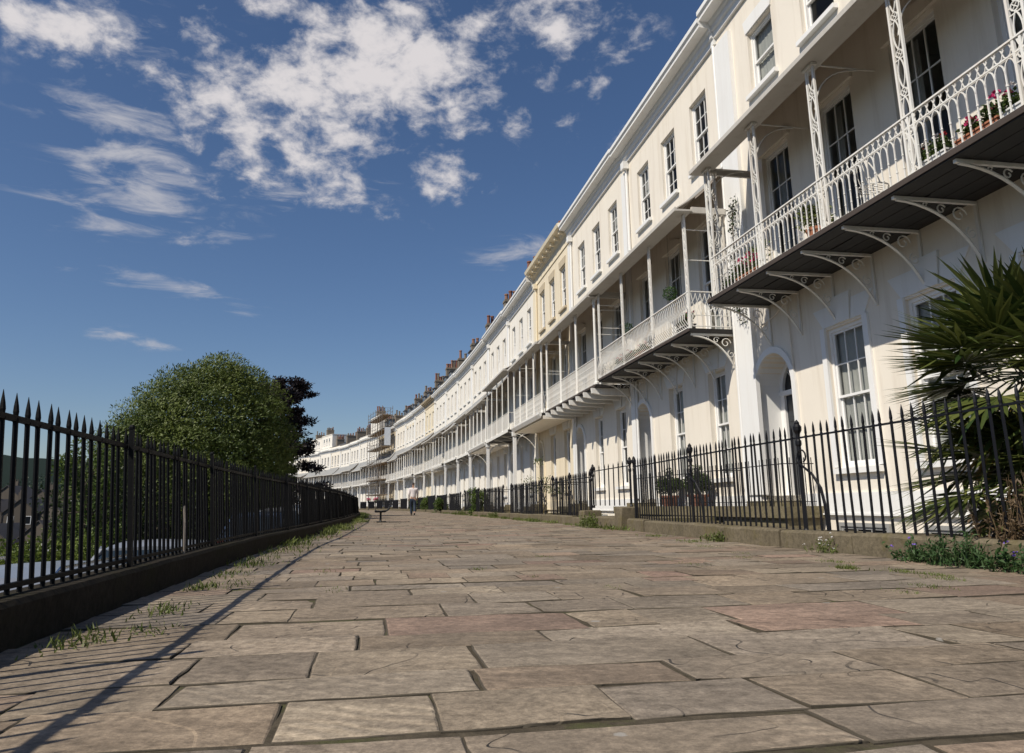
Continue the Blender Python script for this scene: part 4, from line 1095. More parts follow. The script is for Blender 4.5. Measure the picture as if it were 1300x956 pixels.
def tree(name, label, cat, base, clumps, leafmat, per, ln, wd, seed, r0=.25, bias=Vector((0, 0, 0)), group=None, inner=.55, ltop=None, out=None):
    r = random.Random(seed); root = thing(name, label, cat, base, 0, group); b = Vector(base)
    lc = [(Vector(c) - b, q) for c, q in clumps]
    cm = MB(); leaf_cloud(cm, lc, per, ln, wd, r, bias, inner, None if out is None else Vector(out) - b)
    cm.build('crown', leafmat, root)
    tm = MB(); ctr = sum((c for c, q in lc), Vector()) / len(lc)
    lim = [c for c, q in r.sample(lc, min(len(lc), 14))]
    trunk_mesh(tm, Vector((0, 0, -.3)), Vector((ctr.x, ctr.y, ctr.z + (ltop or 0))), r0, lim, r)
    tm.build('trunk', 'bark', root, smooth=True)
    return root
def dome(c, ax, n, rr, r, zmin=-.9, lean=0., pw=1.):
    out = []
    k = 0
    while len(out) < n:
        d = rdir(r); k += 1
        if d.z < zmin: continue
        q = r.uniform(.80, .98) if r.random() < .8 else r.uniform(.3, .7)
        x = d.x * ax[0] * q + lean * max(0, d.z) * ax[2] * .1; s = r.uniform(*rr)
        out.append(((c[0] + x, c[1] + d.y * ax[1] * q, c[2] + d.z * ax[2] * q), (s, s, s * .8)))
    return out
r = random.Random(21)
BIAS = Vector((.75, .1, .55))
def shell(c, ax, n, rr, r, zmin, lean, k0):
    out = []
    for i in range(n):
        z = 1 - (1 - zmin) * (i + .5) / n; t = i * 2.39996; q = math.sqrt(max(0, 1 - z * z)) * r.uniform(.93, 1.0); k = r.uniform(k0, 1.02); s = r.uniform(*rr)
        out.append(((c[0] + q * math.cos(t) * ax[0] * k + lean * max(0, z), c[1] + q * math.sin(t) * ax[1] * k, c[2] + z * ax[2] * k), (s * 1.15, s * 1.15, s * .75)))
    return out
cl = shell((-12.75, 30, .9), (3.4, 3.2, 5.35), 200, (.5, .9), r, -.55, .85, .91)
cl += shell((-15.0, 29.4, .3), (1.75, 1.9, 3.5), 45, (.4, .75), r, -.5, .3, .9)
cl += [((-12.6 + r.uniform(-2.6, 2.6), 30.3 + r.uniform(-1, 1.5), r.uniform(-1.5, 4.2)), (1.1, 1.1, 1.0)) for _ in range(95)]
tree('broadleaf_tree', 'big dense green tree with a domed crown rising behind the left railing', 'tree', (-12.6, 30, -5), cl, 'leaf_green', 560, .135, .05, 5, .35, BIAS * .8, out=(-12.7, 30, .5))
r = random.Random(23)
cl = []
for i in range(150):
    t = r.uniform(-1.5, 1.5); h = r.uniform(0, 1); q = r.uniform(.3, 1.05)
    rx = 3.1 * (1 - .55 * abs(h - .35)) * q
    up_ = .35 * max(0, q - .6) * math.cos(t)
    cl.append(((-12.95 + rx * math.cos(t), 38.5 + rx * math.sin(t), -1.2 + 8.0 * h + up_), (r.uniform(.3, .75), r.uniform(.3, .6), r.uniform(.12, .24))))
tree('beech_tree', 'dark purple-leaved beech with ragged branches behind the big green tree', 'tree', (-13.6, 38.5, -5), cl, 'leaf_beech', 170, .20, .085, 6, .3, Vector((.7, 0, .15)), None, .1)
# shrubs along the garden edge below the terrace
SH = [(24.0, 15.9, 1.0, 3.5, 'leaf_shrub', 'bright green shrub at the left foot of the big domed tree'), (26.2, 16.4, 1.4, 3.3, 'leaf_dark', 'dark shrub just beside the bright green one behind the railing'),
      (28.5, 15.2, 1.6, 2.4, 'leaf_dark', 'broad dark shrub in the shade of the big domed tree'), (31.5, 15.6, 1.8, 2.6, 'leaf_dark', 'second dark shrub under the big domed tree, next to the broad one'), (35.5, 16.0, 1.9, 2.3, 'leaf_shrub', 'green shrub behind the parked cars beyond the big tree'),
      (40, 16.2, 2.0, 2.4, 'leaf_dark', 'dark shrub beneath the purple beech')]
for i, (s, o, rad_, h, mt, lb) in enumerate(SH):
    r = random.Random(40 + i); zb = -1.5 + .02 * s; b = W_(s, o, zb)
    cl = [((b.x + r.uniform(-1, 1) * rad_ * .75, b.y + r.uniform(-1, 1) * rad_ * .75, zb + .3 + (h - .6) * r.random() ** .8), (rad_ * r.uniform(.28, .45),) * 3) for _ in range(22)]
    tree('shrub', lb, 'shrub', b, cl, mt, 130, .13, .07, 60 + i, .06, Vector((0, 0, .3)), 'shrubs along the garden edge below the railing', .2)
# clipped hedge on the far side of the road
r = random.Random(77); hm = MB(); b0 = W_(19, 15.1, -1.3)
cl = []
for i in range(60):
    s = 13.5 + i * .155; w = W_(s, 15.0 + r.uniform(-.25, .25), -1.1 + r.uniform(0, .75)); cl.append((tuple(w - b0), (.42, .42, .34)))
leaf_cloud(hm, cl, 150, .10, .06, r, Vector((0, 0, .4)), .3)
root = thing('hedge', 'yellow-green hedge across the road seen between the railing bars', 'hedge', b0)
hm.build('foliage', 'leaf_hedge', root)
bm = MB()
for i in range(18): w = W_(13.6 + i * .5, 15., 0) - b0; bm.bar((w.x, w.y, -.3), (w.x + r.uniform(-.1, .1), w.y, .7), .02, 5)
bm.build('stems', 'bark', root)
# bushes by the house railings
for i, (s, o, rr_, h, lb) in enumerate([(38.2, 2.55, .55, 1.35, 'green bush growing through the railing just beyond the yellow house'), (53.5, 2.9, .5, 1.0, 'low green bush at the foot of the railing before the walking person'), (64, 2.8, .6, 1.2, 'green bush against the railing behind the walking person'), (72, 2.8, .7, 1.2, 'bright green bush by the railing between person and bench')]):
    r = random.Random(90 + i); b = W_(s, o, 0)
    cl = [((b.x + r.uniform(-1, 1) * rr_ * .7, b.y + r.uniform(-1, 1) * rr_ * .7, .15 + (h - .3) * r.random()), (rr_ * .42,) * 3) for _ in range(16)]
    tree('bush', lb, 'bush', b, cl, 'leaf_shrub', 110, .11, .06, 95 + i, .03, Vector((0, 0, .3)), None, .2)

def flower_heads(mb, pts, rad_, r, n=9):
    for p in pts:
        for _ in range(n):
            d = rdir(r); d.z = abs(d.z)
            leaf(mb, Vector(p) + d * rad_ * .5, d + rdir(r) * .5, rdir(r), rad_ * 1.1, rad_ * .8)
# palm behind the right-hand railing
def palm():
    b = W_(5.9, 1.75, -1.5); root = thing('palm_tree', 'fan palm with spiky green leaves and yellowed lower blades behind the tall railing', 'palm', b)
    r = random.Random(12); t = MB(); top = 3.2
    t.tube([(0, 0, 0), (.04, .02, 1.2), (.0, .0, 2.4), (0, 0, top + .15)], [.13, .11, .12, .06], 9)
    for i in range(150):
        z = r.uniform(.2, top); a = r.uniform(0, 2 * PI); d = Vector((math.cos(a), math.sin(a), 0)); leaf(t, Vector((0, 0, z)) + d * .1, d * .5 + Vector((0, 0, r.uniform(-.8, .6))), d, .22, .04)
    t.build('trunk', 'bark', root)
    n = 50
    for i in range(n + 28):
        az = i * 2.39996 + r.uniform(-.2, .2); el = rad(75 - 128 * (i / n) ** .85 + r.uniform(-6, 6)); top = 3.2
        if i >= n: top = 2.35; el = rad(28 - 62 * (i - n) / 28 + r.uniform(-8, 8))
        d = Vector((math.cos(az) * math.cos(el), math.sin(az) * math.cos(el), math.sin(el)))
        pl = r.uniform(.5, .85); m = MB(); c = Vector((0, 0, top)) + d * pl + Vector((0, 0, -.10 * pl))
        m.tube([Vector((0, 0, top - .05)), Vector((0, 0, top)) + d * pl * .5, c], [.014, .010, .008], 4); m.tint((.55, 0, 0))
        side = d.cross(Vector((0, 0, 1))); side = side.normalized() if side.length > .05 else Vector((1, 0, 0)); nrm = side.cross(d).normalized()
        dry = n * .8 < i < n or i > n + 23
        nb = 34; span = rad(118 if i < n * .5 else 95)
        for j in range(nb):
            th = -span + 2 * span * j / (nb - 1) ; ln = (.80 - .26 * abs(th / span) ** 2) * r.uniform(.9, 1.08)
            ax = (d * math.cos(th) + side * math.sin(th)).normalized()
            lift = nrm * (.03 * (1 if j % 2 else -1)); dr = r.uniform(.02, .09) + (.12 if dry else 0) + (.22 if r.random() < .07 else 0)
            p0 = c + ax * .02; p1 = c + ax * ln * .5 + lift * .6 - Vector((0, 0, dr * .18)) * ln; p2 = c + ax * ln * .95 + lift - Vector((0, 0, dr)) * ln
            s2 = ax.cross(nrm).normalized(); w = .032
            m.add([tuple(p0 - s2 * .004), tuple(p0 + s2 * .004), tuple(p1 + s2 * w), tuple(p1 - s2 * w), tuple(p1 + nrm * .008), tuple(p2)], [(0, 1, 4), (1, 2, 4), (0, 4, 3), (3, 4, 5), (4, 2, 5)])
            m.tint((1. if r.random() < .06 else min(1, max(0, r.gauss(.34, .17))), 0, 0))
        m.build('frond', 'leaf_palm_dry' if (dry and i % 4 == 0) else 'leaf_palm', root)
palm()
# box balls in terracotta pots on the landing
for i, (s, lb) in enumerate([(18.4, 'clipped box bush in a terracotta pot, the one farther from the palm'), (16.65, 'clipped box bush in a terracotta pot, the one nearer the palm')]):
    b = W_(s, .42, .425); root = thing('potted_bush', lb, 'potted plant', b, 0, 'box bushes in pots on the landing'); r = random.Random(i + 3)
    p = MB(); p.lathe((0, 0, 0), [(.19, 0), (.25, .24), (.28, .25), (.28, .31), (.25, .31), (.24, .27)], 16); p.build('pot', 'old_red_pot', root); root.scale = (.9, .9, .85)
    f = MB(); cl = [(tuple(Vector((0, 0, .60)) + Vector((d.x * .24, d.y * .24, d.z * .15))), (.18, .18, .15)) for d in [rdir(r) for _ in range(26)]]
    cl.append(((.02, 0, 1.0), (.13, .13, .11)))
    leaf_cloud(f, cl, 170, .05, .03, r, Vector((0, 0, .3)), .5); f.build('foliage', 'leaf_box', root)
    s_ = MB(); s_.bar((0, 0, .27), (0, 0, .6), .025, 6); s_.build('stem', 'bark', root)
# climbing rose by the yellow house gate
b = W_(27.6, 1.6, .1); r = random.Random(31)
cl = [((b.x + r.uniform(-.6, .6), b.y + r.uniform(-.6, .6), .9 + r.uniform(0, 1.2)), (.24, .24, .18)) for _ in range(8)]
tree('climbing_shrub', 'wispy pale green shrub behind the railing of the house with bare joists', 'shrub', b, cl, 'leaf_weed', 60, .08, .04, 33, .03, Vector((0, 0, .3)), None, .1)

# plants along the foot of the kerb
def low_plant(name, label, s, o, w, h, mat, n, ln, wd, petals=None, seed=0, z=0.):
    b = W_(s, o, z); root = thing(name, label, 'plant', b); r = random.Random(seed); a = alpha(s)
    u = Vector((-math.sin(a), math.cos(a), 0)); v = Vector((math.cos(a), math.sin(a), 0))
    f = MB(); tops = []
    for i in range(n):
        p = u * r.gauss(0, w * .38) + v * r.gauss(0, w * .13); hh = h * r.uniform(.3, 1) * max(.25, 1 - (p.length / w) ** 2)
        tip = p + Vector((r.gauss(0, .05), r.gauss(0, .05), hh)); f.tube([p, p.lerp(tip, .5) + Vector((r.gauss(0, .01), r.gauss(0, .01), 0)), tip], [.003, .0025, .0015], 3, cap=False); f.tint((.5, 0, 0))
        tops.append(tip); base = r.uniform(.2, .8)
        for q in range(9):
            t = r.uniform(.15, 1); leaf(f, p.lerp(tip, t), rdir(r) + Vector((0, 0, .35)), Vector((0, 0, 1)) + rdir(r) * .5, ln * r.uniform(.6, 1.2), wd); f.tint((min(1, max(0, base + r.gauss(0, .2))), 0, 0))
    f.build('foliage', mat, root)
    if petals:
        g = MB(); flower_heads(g, [t + Vector((0, 0, .015)) for t in r.sample(tops, min(len(tops), petals[1]))], petals[2], r); g.build('blossom', petals[0], root)
    return root
low_plant('fern', 'bushy dark green fern-like weed against the kerb below the palm', 5.25, 3.42, .50, .29, 'leaf_fern', 70, .06, .018, None, 1)
low_plant('bellflower', 'clump of violet bellflowers at the kerb, nearer the white daisies', 5.78, 3.38, .30, .20, 'leaf_fern', 34, .04, .025, ('petal_violet', 5, .014), 2)
low_plant('bellflower', 'clump of violet bellflowers at the kerb beside the dry brown shrub', 4.72, 3.45, .34, .20, 'leaf_fern', 38, .045, .03, ('petal_violet', 7, .015), 3)
low_plant('daisy', 'tuft of tiny white daisies at the foot of the kerb under the railing stay', 7.0, 3.42, .26, .18, 'leaf_weed', 22, .03, .012, ('petal_white', 13, .010), 4)
low_plant('dry_shrub', 'dry brown shrub leaning over the kerb below the palm', 4.86, 3.12, .55, .62, 'leaf_dry', 120, .055, .022, None, 5, .12)
low_plant('weed', 'tall leafy weed growing against the stone step at the gate', 16.1, 3.2, .75, .36, 'leaf_weed', 80, .06, .03, None, 6)
low_plant('weed', 'small green weed at the kerb below the box bushes', 9.6, 3.36, .3, .14, 'leaf_weed', 30, .04, .02, None, 7)
low_plant('weed', 'low patch of weeds against the kerb before the yellow house', 30.5, 2.95, 1.2, .25, 'leaf_weed', 60, .08, .03, None, 8)
low_plant('weed', 'patch of weeds at the kerb two houses past the yellow one', 41, 2.98, 1.6, .28, 'leaf_weed', 70, .09, .03, None, 9)
# grass and moss in the joints and along the foot of the left wall
def weeds():
    m = MB(); r = random.Random(50)
    def tuft(s, o, w, h, n, tone):
        for _ in range(n):
            p = W_(s + r.gauss(0, w), o + r.gauss(0, w * .45), -.012); a = rdir(r) * .55; a.z = abs(a.z) + .5
            leaf(m, p, a, rdir(r), h * r.uniform(.5, 1.25), h * r.uniform(.10, .22), r.uniform(0, .3)); m.tint((min(1, max(0, r.gauss(tone, .25))), 0, 0))
    for s, o, w, h, n in [(3.35, 8.95, .15, .05, 130), (3.55, 8.75, .10, .04, 60), (4.2, 8.86, .14, .05, 110), (5.25, 8.9, .10, .06, 90), (5.5, 8.72, .2, .04, 80), (6.3, 8.9, .16, .05, 90), (7.2, 8.9, .2, .06, 120), (8.0, 8.95, .3, .06, 110), (4.95, 8.05, .10, .03, 50), (6.3, 8.2, .10, .03, 40), (9.4, 8.85, .35, .07, 130), (10.6, 8.85, .35, .07, 120)]:
        tuft(s, o, w, h, n, .45)
    s = 11.
    while s < 60:
        tuft(s, offL(s) - r.uniform(.05, .35), r.uniform(.15, .4), r.uniform(.06, .16), 70, r.uniform(.3, 1.0)); s += r.uniform(.5, 1.4)
    # moss in joints of the right half
    for s, o, w, h, n in [(5.35, 4.3, .06, .045, 160), (5.0, 4.1, .10, .036, 150), (4.75, 4.05, .09, .032, 140), (4.45, 4.2, .09, .034, 120), (6.0, 4.0, .10, .03, 130), (6.7, 4.45, .14, .025, 130), (7.2, 4.2, .12, .026, 110), (6.1, 5.2, .12, .025, 110), (8.5, 4.0, .14, .03, 110), (9.6, 3.7, .2, .045, 160), (11.5, 3.5, .22, .045, 160), (5.4, 6.7, .06, .028, 70), (6.2, 7.0, .07, .028, 70), (7.4, 6.2, .09, .03, 80), (4.6, 6.4, .05, .024, 60), (4.1, 4.6, .10, .03, 120), (3.9, 4.9, .08, .024, 80)]:
        tuft(s, o, w, h, n, .6)
    for _ in range(60):
        s = r.uniform(6, 40); tuft(s, r.uniform(3.3, 8.5), .07, .018, 26, .5)
    for _ in range(50):
        s = r.uniform(12, 60); tuft(s, offR(s) + r.uniform(.02, .15), r.uniform(.1, .35), r.uniform(.04, .14), 70, r.uniform(.3, .8))
    tag(m.build('weeds', 'leaf_weed'), kind='stuff')
weeds()

# ------------------------------------------------------------------ things on the balconies
def local(k, s, off, z): return W_(s, off, z)
def flower_box(name, label, s, off, z, ln, box, petals, seed, h=.24):
    b = W_(s, off, z); root = thing(name, label, 'flower box', b, alpha(s) + PI / 2, 'planters on the balconies'); r = random.Random(seed)
    p = MB(); p.prism([(-ln / 2 + .02, 0), (ln / 2 - .02, 0), (ln / 2, .17), (-ln / 2, .17)], -.085, .085); p.box(-ln / 2 - .015, ln / 2 + .015, -.10, .10, .172, .195); p.build('trough', box, root)
    f = MB(); cl = [((r.uniform(-.5, .5) * ln * .92, r.uniform(-.06, .06), .2 + r.uniform(.02, h * .6)), (.085, .085, .07)) for _ in range(int(ln * 18) + 3)]
    leaf_cloud(f, cl, 40, .05, .045, r, Vector((0, 0, .2)), .1); f.build('foliage', 'leaf_box', root)
    for pm, n in petals:
        g = MB(); flower_heads(g, [(r.uniform(-.5, .5) * ln * .95, r.uniform(-.1, .1), .24 + r.uniform(.05, h)) for _ in range(n)], .04, r, 14); g.build('blossom', pm, root)
    return root
d1 = 4.505
flower_box('flower_trough', 'terracotta trough of pink geraniums on the lattice balcony, second from its near end', 6.85, 1.0, d1, .62, 'terracotta', [('petal_pink', 9), ('petal_white', 3)], 1)
flower_box('flower_trough', 'pale trough of pink and white flowers at the near end of the lattice balcony', 6.1, 1.0, d1, .75, 'plastic_white', [('petal_pink', 5), ('petal_white', 7)], 2)
flower_box('flower_trough', 'white trough of red and white flowers beside the terracotta one on the lattice balcony', 7.62, 1.0, d1, .6, 'plastic_white', [('petal_white', 6), ('petal_red', 4)], 3)
flower_box('flower_trough', 'trough of bright pink geraniums at the far corner of the lattice balcony', 12.4, .98, d1, .8, 'terracotta', [('petal_pink', 16)], 4, .34)
flower_box('flower_trough', 'dark trough at the far end post of the lattice balcony', 13.15, .95, d1, .55, 'dark_planter', [('petal_pink', 3)], 5)
d0 = 4.256
flower_box('flower_trough', 'trough of pink geraniums at the near end of the bowed balcony', 15.7, .86, d0, .6, 'dark_planter', [('petal_pink', 10)], 6, .42)
for i, s in enumerate((18.7, 19.6, 20.5)):
    flower_box('flower_trough', ['trough of red flowers at the middle of the bowed balcony', 'trough of red flowers toward the far end of the bowed balcony', 'white trough of red flowers by the far column of the bowed balcony'][i], s, .84, d0, .7, ['terracotta', 'dark_planter', 'plastic_white'][i], [('petal_red', 6)], 7 + i)
for i, (s, z) in enumerate([(17.1, 5.65), (20.4, 5.5)]):
    b = W_(s, .62, z); root = thing('hanging_ball', ['round green leafy ball hanging before the near window of the bowed balcony', 'round green leafy ball hanging near the far end of the bowed balcony'][i], 'hanging plant', b, 0, 'leaf balls hanging under the canopy'); r = random.Random(i)
    f = MB(); leaf_cloud(f, [((0, 0, 0), (.17, .17, .17))], 420, .05, .03, r, Vector((0, 0, 0)), .6); f.build('foliage', 'leaf_fern', root)
    c = MB(); c.bar((0, 0, .1), (0, 0, 7.55 - z), .004, 4); c.build('chain', 'black_iron', root)
def wire_chair(label, s, off, z, rz):
    root = thing('garden_chair', label, 'chair', W_(s, off, z), rz); ring = lambda r, zz, m, w=.007: m.tube([(r * math.cos(t), r * math.sin(t), zz) for t in [2 * PI * i / 14 for i in range(14)]], w, 4, closed=True)
    m = MB(); ring(.21, .44, m, .011)
    for i in range(7): x = -.18 + .06 * i; y = math.sqrt(max(0, .21 ** 2 - x * x)); m.bar((x, -y, .44), (x, y, .44), .005)
    m.build('seat', 'iron_white', root)
    for i in range(4):
        t = PI / 4 + PI / 2 * i; m = MB(); m.tube(curve_s((.18 * math.cos(t), .18 * math.sin(t), .44), (.15 * math.cos(t), .15 * math.sin(t), .2), (.24 * math.cos(t), .24 * math.sin(t), 0), 5), .009, 5); m.build('leg', 'iron_white', root)
    m = MB()
    m.tube([(.21 * math.cos(t), .21 * abs(math.sin(t)) * .6 + .08, .44 + .42 * math.sin(t)) for t in [PI * i / 12 for i in range(13)]], .010, 5)
    for i in range(1, 6): x = -.2 + .4 * i / 6; m.tube(curve_s((x, .14, .45), (x * 1.2, .22, .62), (x * .6, .2, .83), 5), .006, 4)
    m.build('backrest', 'iron_white', root)
wire_chair('white wire chair on the lattice balcony between the second and third columns', 9.05, .8, d1, 1.9)
root = thing('garden_table', 'round white wire table on the lattice balcony near the chair', 'table', W_(7.95, .72, d1)); m = MB()
m.tube([(.28 * math.cos(t), .28 * math.sin(t), .5) for t in [2 * PI * i / 18 for i in range(18)]], .012, 5, closed=True)
for i in range(9): x = -.24 + .06 * i; y = math.sqrt(.28 ** 2 - x * x); m.bar((x, -y, .5), (x, y, .5), .006)
m.tube([(.28 * math.cos(t), .28 * math.sin(t), .38) for t in [2 * PI * i / 18 for i in range(18)]], .007, 5, closed=True)
for i in range(18): t = 2 * PI * i / 18; m.bar((.28 * math.cos(t), .28 * math.sin(t), .38), (.28 * math.cos(t + .35), .28 * math.sin(t + .35), .5), .005)
m.build('tabletop', 'iron_white', root)
for i in range(3): t = 2.1 * i; q = MB(); q.tube(curve_s((.2 * math.cos(t), .2 * math.sin(t), .38), (0, 0, .25), (.24 * math.cos(t), .24 * math.sin(t), 0), 6), .01, 5); q.build('leg', 'iron_white', root)
# potted shrubs standing on the lattice balcony, creeper on the trellis at its far end
for i, (s, o, h, lb) in enumerate([(10.35, .9, .6, 'leafy plant in a terracotta pot on the lattice balcony by the third column'), (12.9, .55, .95, 'yellow-green potted shrub at the far end of the lattice balcony')]):
    b = W_(s, o, d1); root = thing('potted_plant', lb, 'potted plant', b); r = random.Random(70 + i)
    p = MB(); p.lathe((0, 0, 0), [(.11, 0), (.16, .25), (.17, .25), (.17, .3), (.14, .3)], 12); p.build('pot', 'terracotta', root)
    f = MB(); leaf_cloud(f, [((r.uniform(-.15, .15), r.uniform(-.15, .15), .35 + r.random() * (h - .35)), (.14, .14, .12)) for _ in range(10)], 50, .09, .035, r, Vector((0, 0, .4)), .1); f.build('foliage', 'leaf_weed', root)
    s_ = MB(); s_.bar((0, 0, .25), (0, 0, h * .8), .012, 5); s_.build('stem', 'bark', root)
b = W_(14.45, .16, 4.4); root = thing('creeper', 'dark-leaved creeper climbing the white trellis between the two nearest balconies', 'climbing plant', b, alpha(13.9) - PI / 2); r = random.Random(81)
t = MB()
for x in (-.17, -.06, .06, .17): t.box(x - .01, x + .01, -.01, .01, -.1, 2.75)
for i in range(15): t.box(-.18, .18, -.018, -.0102, i * .19 - .05, i * .19 - .03)
t.build('trellis', 'white_paint', root)
f = MB(); leaf_cloud(f, [((r.uniform(-.17, .17), -.03, r.uniform(-.1, 2.6)), (.10, .07, .12)) for _ in range(26)], 13, .075, .05, r, Vector((0, 0, -.2)), .1); f.build('foliage', 'leaf_dark', root)
s_ = MB(); s_.tube([(0, -.03, -.1), (.06, -.03, .6), (-.05, -.03, 1.4), (.04, -.03, 2.5)], .012, 5); s_.build('stem', 'bark', root)

# ------------------------------------------------------------------ bench and person
def bench():
    b = W_(25.2, 7.55, .0); a = alpha(25.2)
    # local x: across the path (towards the houses), local y: along the path
    root = thing('bench', 'black metal bench on pedestals facing the left railing, seen end-on', 'bench', b, a); root.scale = (.72, .8, .8)
    L2 = .85
    s = MB()
    for i in range(5): x = -.24 + .10 * i; s.box(x - .042, x + .042, -L2, L2, .42 + .006 * abs(i - 2), .455 + .006 * abs(i - 2))
    s.box(-.29, -.25, -L2, L2, .40, .463); s.build('seat', 'bench_iron', root)
    k = MB()
    C = curve_s((.19, 0, .44), (.36, 0, .46), (.43, 0, .86), 6)
    for i in range(6):
        x, _, z = C[i + 1]; k.tube([(x, -L2, z), (x, L2, z)], .028, 6)
    k.build('backrest', 'bench_iron', root)
    for y in (-.55, .55):
        arm = MB(); arm.tube([(-.27, y, .41), (.16, y, .41), *[(p[0] + .02, y, p[2]) for p in C]], .026, 6); arm.build('frame', 'bench_iron', root)
        l = MB(); l.lathe((-.02, y, 0), [(.06, .03), (.042, .08), (.036, .36), (.06, .41)], 8); l.box(-.2, .24, y - .09, y + .09, 0, .03); l.build('leg', 'bench_iron', root)
bench()
def skin_mesh(name, verts, edges, radii, mat, parent, root_i=0, lv=2):
    me = bpy.data.meshes.new(name); me.from_pydata(verts, edges, []); me.materials.append(MATS[mat])
    o = bpy.data.objects.new(name, me); COL.objects.link(o)
    if parent: o.parent = parent
    md = o.modifiers.new('skin', 'SKIN'); md.use_smooth_shade = True
    lay = me.skin_vertices[0] if len(me.skin_vertices) else None
    if lay is None:
        return o
    for v, rr_ in zip(lay.data, radii): v.radius = rr_ if isinstance(rr_, tuple) else (rr_, rr_); v.use_root = False
    lay.data[root_i].use_root = True
    sb = o.modifiers.new('sub', 'SUBSURF'); sb.levels = lv; sb.render_levels = lv
    return o
def skinned(name, chain, mat, parent, root_i=0, lv=2):
    """chain: list of (point, radius, parent index)"""
    bm_v = [c[0] for c in chain]; ed = [(c[2], i) for i, c in enumerate(chain) if c[2] is not None]
    me = bpy.data.meshes.new(name); me.from_pydata(bm_v, ed, []); me.materials.append(MATS[mat])
    o = bpy.data.objects.new(name, me); COL.objects.link(o)
    bpy.context.view_layer.objects.active = o
    md = o.modifiers.new('skin', 'SKIN'); md.use_smooth_shade = True
    if not len(me.skin_vertices):
        import bmesh
        bm = bmesh.new(); bm.from_mesh(me); bm.verts.layers.skin.verify(); bm.to_mesh(me); bm.free()
    for v, c in zip(me.skin_vertices[0].data, chain): v.radius = c[1] if isinstance(c[1], tuple) else (c[1], c[1]); v.use_root = False
    me.skin_vertices[0].data[root_i].use_root = True
    sb = o.modifiers.new('sub', 'SUBSURF'); sb.levels = lv; sb.render_levels = lv
    dg = bpy.context.evaluated_depsgraph_get(); ev = o.evaluated_get(dg); baked = bpy.data.meshes.new_from_object(ev)
    bpy.data.objects.remove(o); q = inst(name, baked, parent); 
    for p in baked.polygons: p.use_smooth = True
    return q
def person():
    b = Vector((-5.45, 41.4, 0)); root = thing('person', 'person in a pale shirt and dark trousers walking away along the pavement', 'person', b, rad(8))
    # faces +y (away); mid-stride: left foot forward on the ground, right heel lifting behind
    body = [((0, 0, .93), (.15, .11), None), ((0, 0, 1.10), (.135, .10), 0), ((0, .01, 1.28), (.165, .115), 1), ((0, .01, 1.40), (.14, .09), 2), ((0, .02, 1.47), .055, 3), ((0, .03, 1.54), .055, 4), ((0, .04, 1.62), (.075, .09), 5), ((0, .04, 1.70), (.068, .08), 6),
            ((-.19, 0, 1.40), .06, 3), ((-.235, -.06, 1.14), .044, 8), ((-.22, .06, .93), .034, 9), ((-.21, .10, .85), .036, 10), ((-.205, .125, .77), .018, 11),
            ((.19, 0, 1.40), .06, 3), ((.235, .03, 1.14), .044, 13), ((.22, .16, .95), .034, 14), ((.21, .20, .88), .036, 15), ((.205, .225, .80), .018, 16),
            ((-.09, 0, .86), .092, 0), ((-.09, .17, .48), .062, 18), ((-.085, .20, .10), .042, 19), ((-.085, .32, .05), .036, 20),
            ((.09, 0, .86), .092, 0), ((.085, -.04, .48), .062, 22), ((.08, -.30, .16), .042, 23), ((.08, -.26, .05), .036, 24)]
    skinned('body', body, 'skin', root)
    up = lambda idx, k: [((p[0], p[1], p[2]), tuple(x * k for x in r_) if isinstance(r_, tuple) else r_ * k, None if j is None else j) for p, r_, j in idx]
    shirt = [((0, 0, .88), (.168, .13), None), ((0, 0, 1.10), (.16, .122), 0), ((0, .01, 1.28), (.182, .13), 1), ((0, .01, 1.40), (.152, .102), 2), ((0, .02, 1.465), .068, 3), ((-.19, 0, 1.40), .076, 3), ((-.232, -.05, 1.14), .060, 5), ((-.222, .055, .95), .046, 6), ((.19, 0, 1.40), .076, 3), ((.232, .03, 1.14), .060, 8), ((.222, .155, .97), .046, 9)]
    skinned('shirt', shirt, 'shirt', root)
    tr = [((0, 0, .94), (.165, .125), None), ((0, 0, .86), (.16, .125), 0), ((-.09, .01, .80), .108, 1), ((-.09, .17, .48), .078, 2), ((-.085, .20, .07), .062, 3), ((.09, 0, .80), .108, 1), ((.085, -.04, .48), .078, 5), ((.08, -.29, .17), .062, 6)]
    skinned('trousers', tr, 'trousers', root)
    skinned('shoe', [((-.085, .16, .045), .048, None), ((-.085, .26, .04), .045, 0), ((-.085, .37, .035), .034, 1)], 'shoe', root, lv=1)
    skinned('shoe', [((.08, -.34, .14), .048, None), ((.08, -.27, .07), .045, 0), ((.08, -.20, .035), .034, 1)], 'shoe', root, lv=1)
    skinned('hair', [((0, .0, 1.60), (.078, .06), None), ((0, .02, 1.69), (.082, .09), 0), ((0, .05, 1.745), (.06, .07), 1)], 'hair', root)
person()

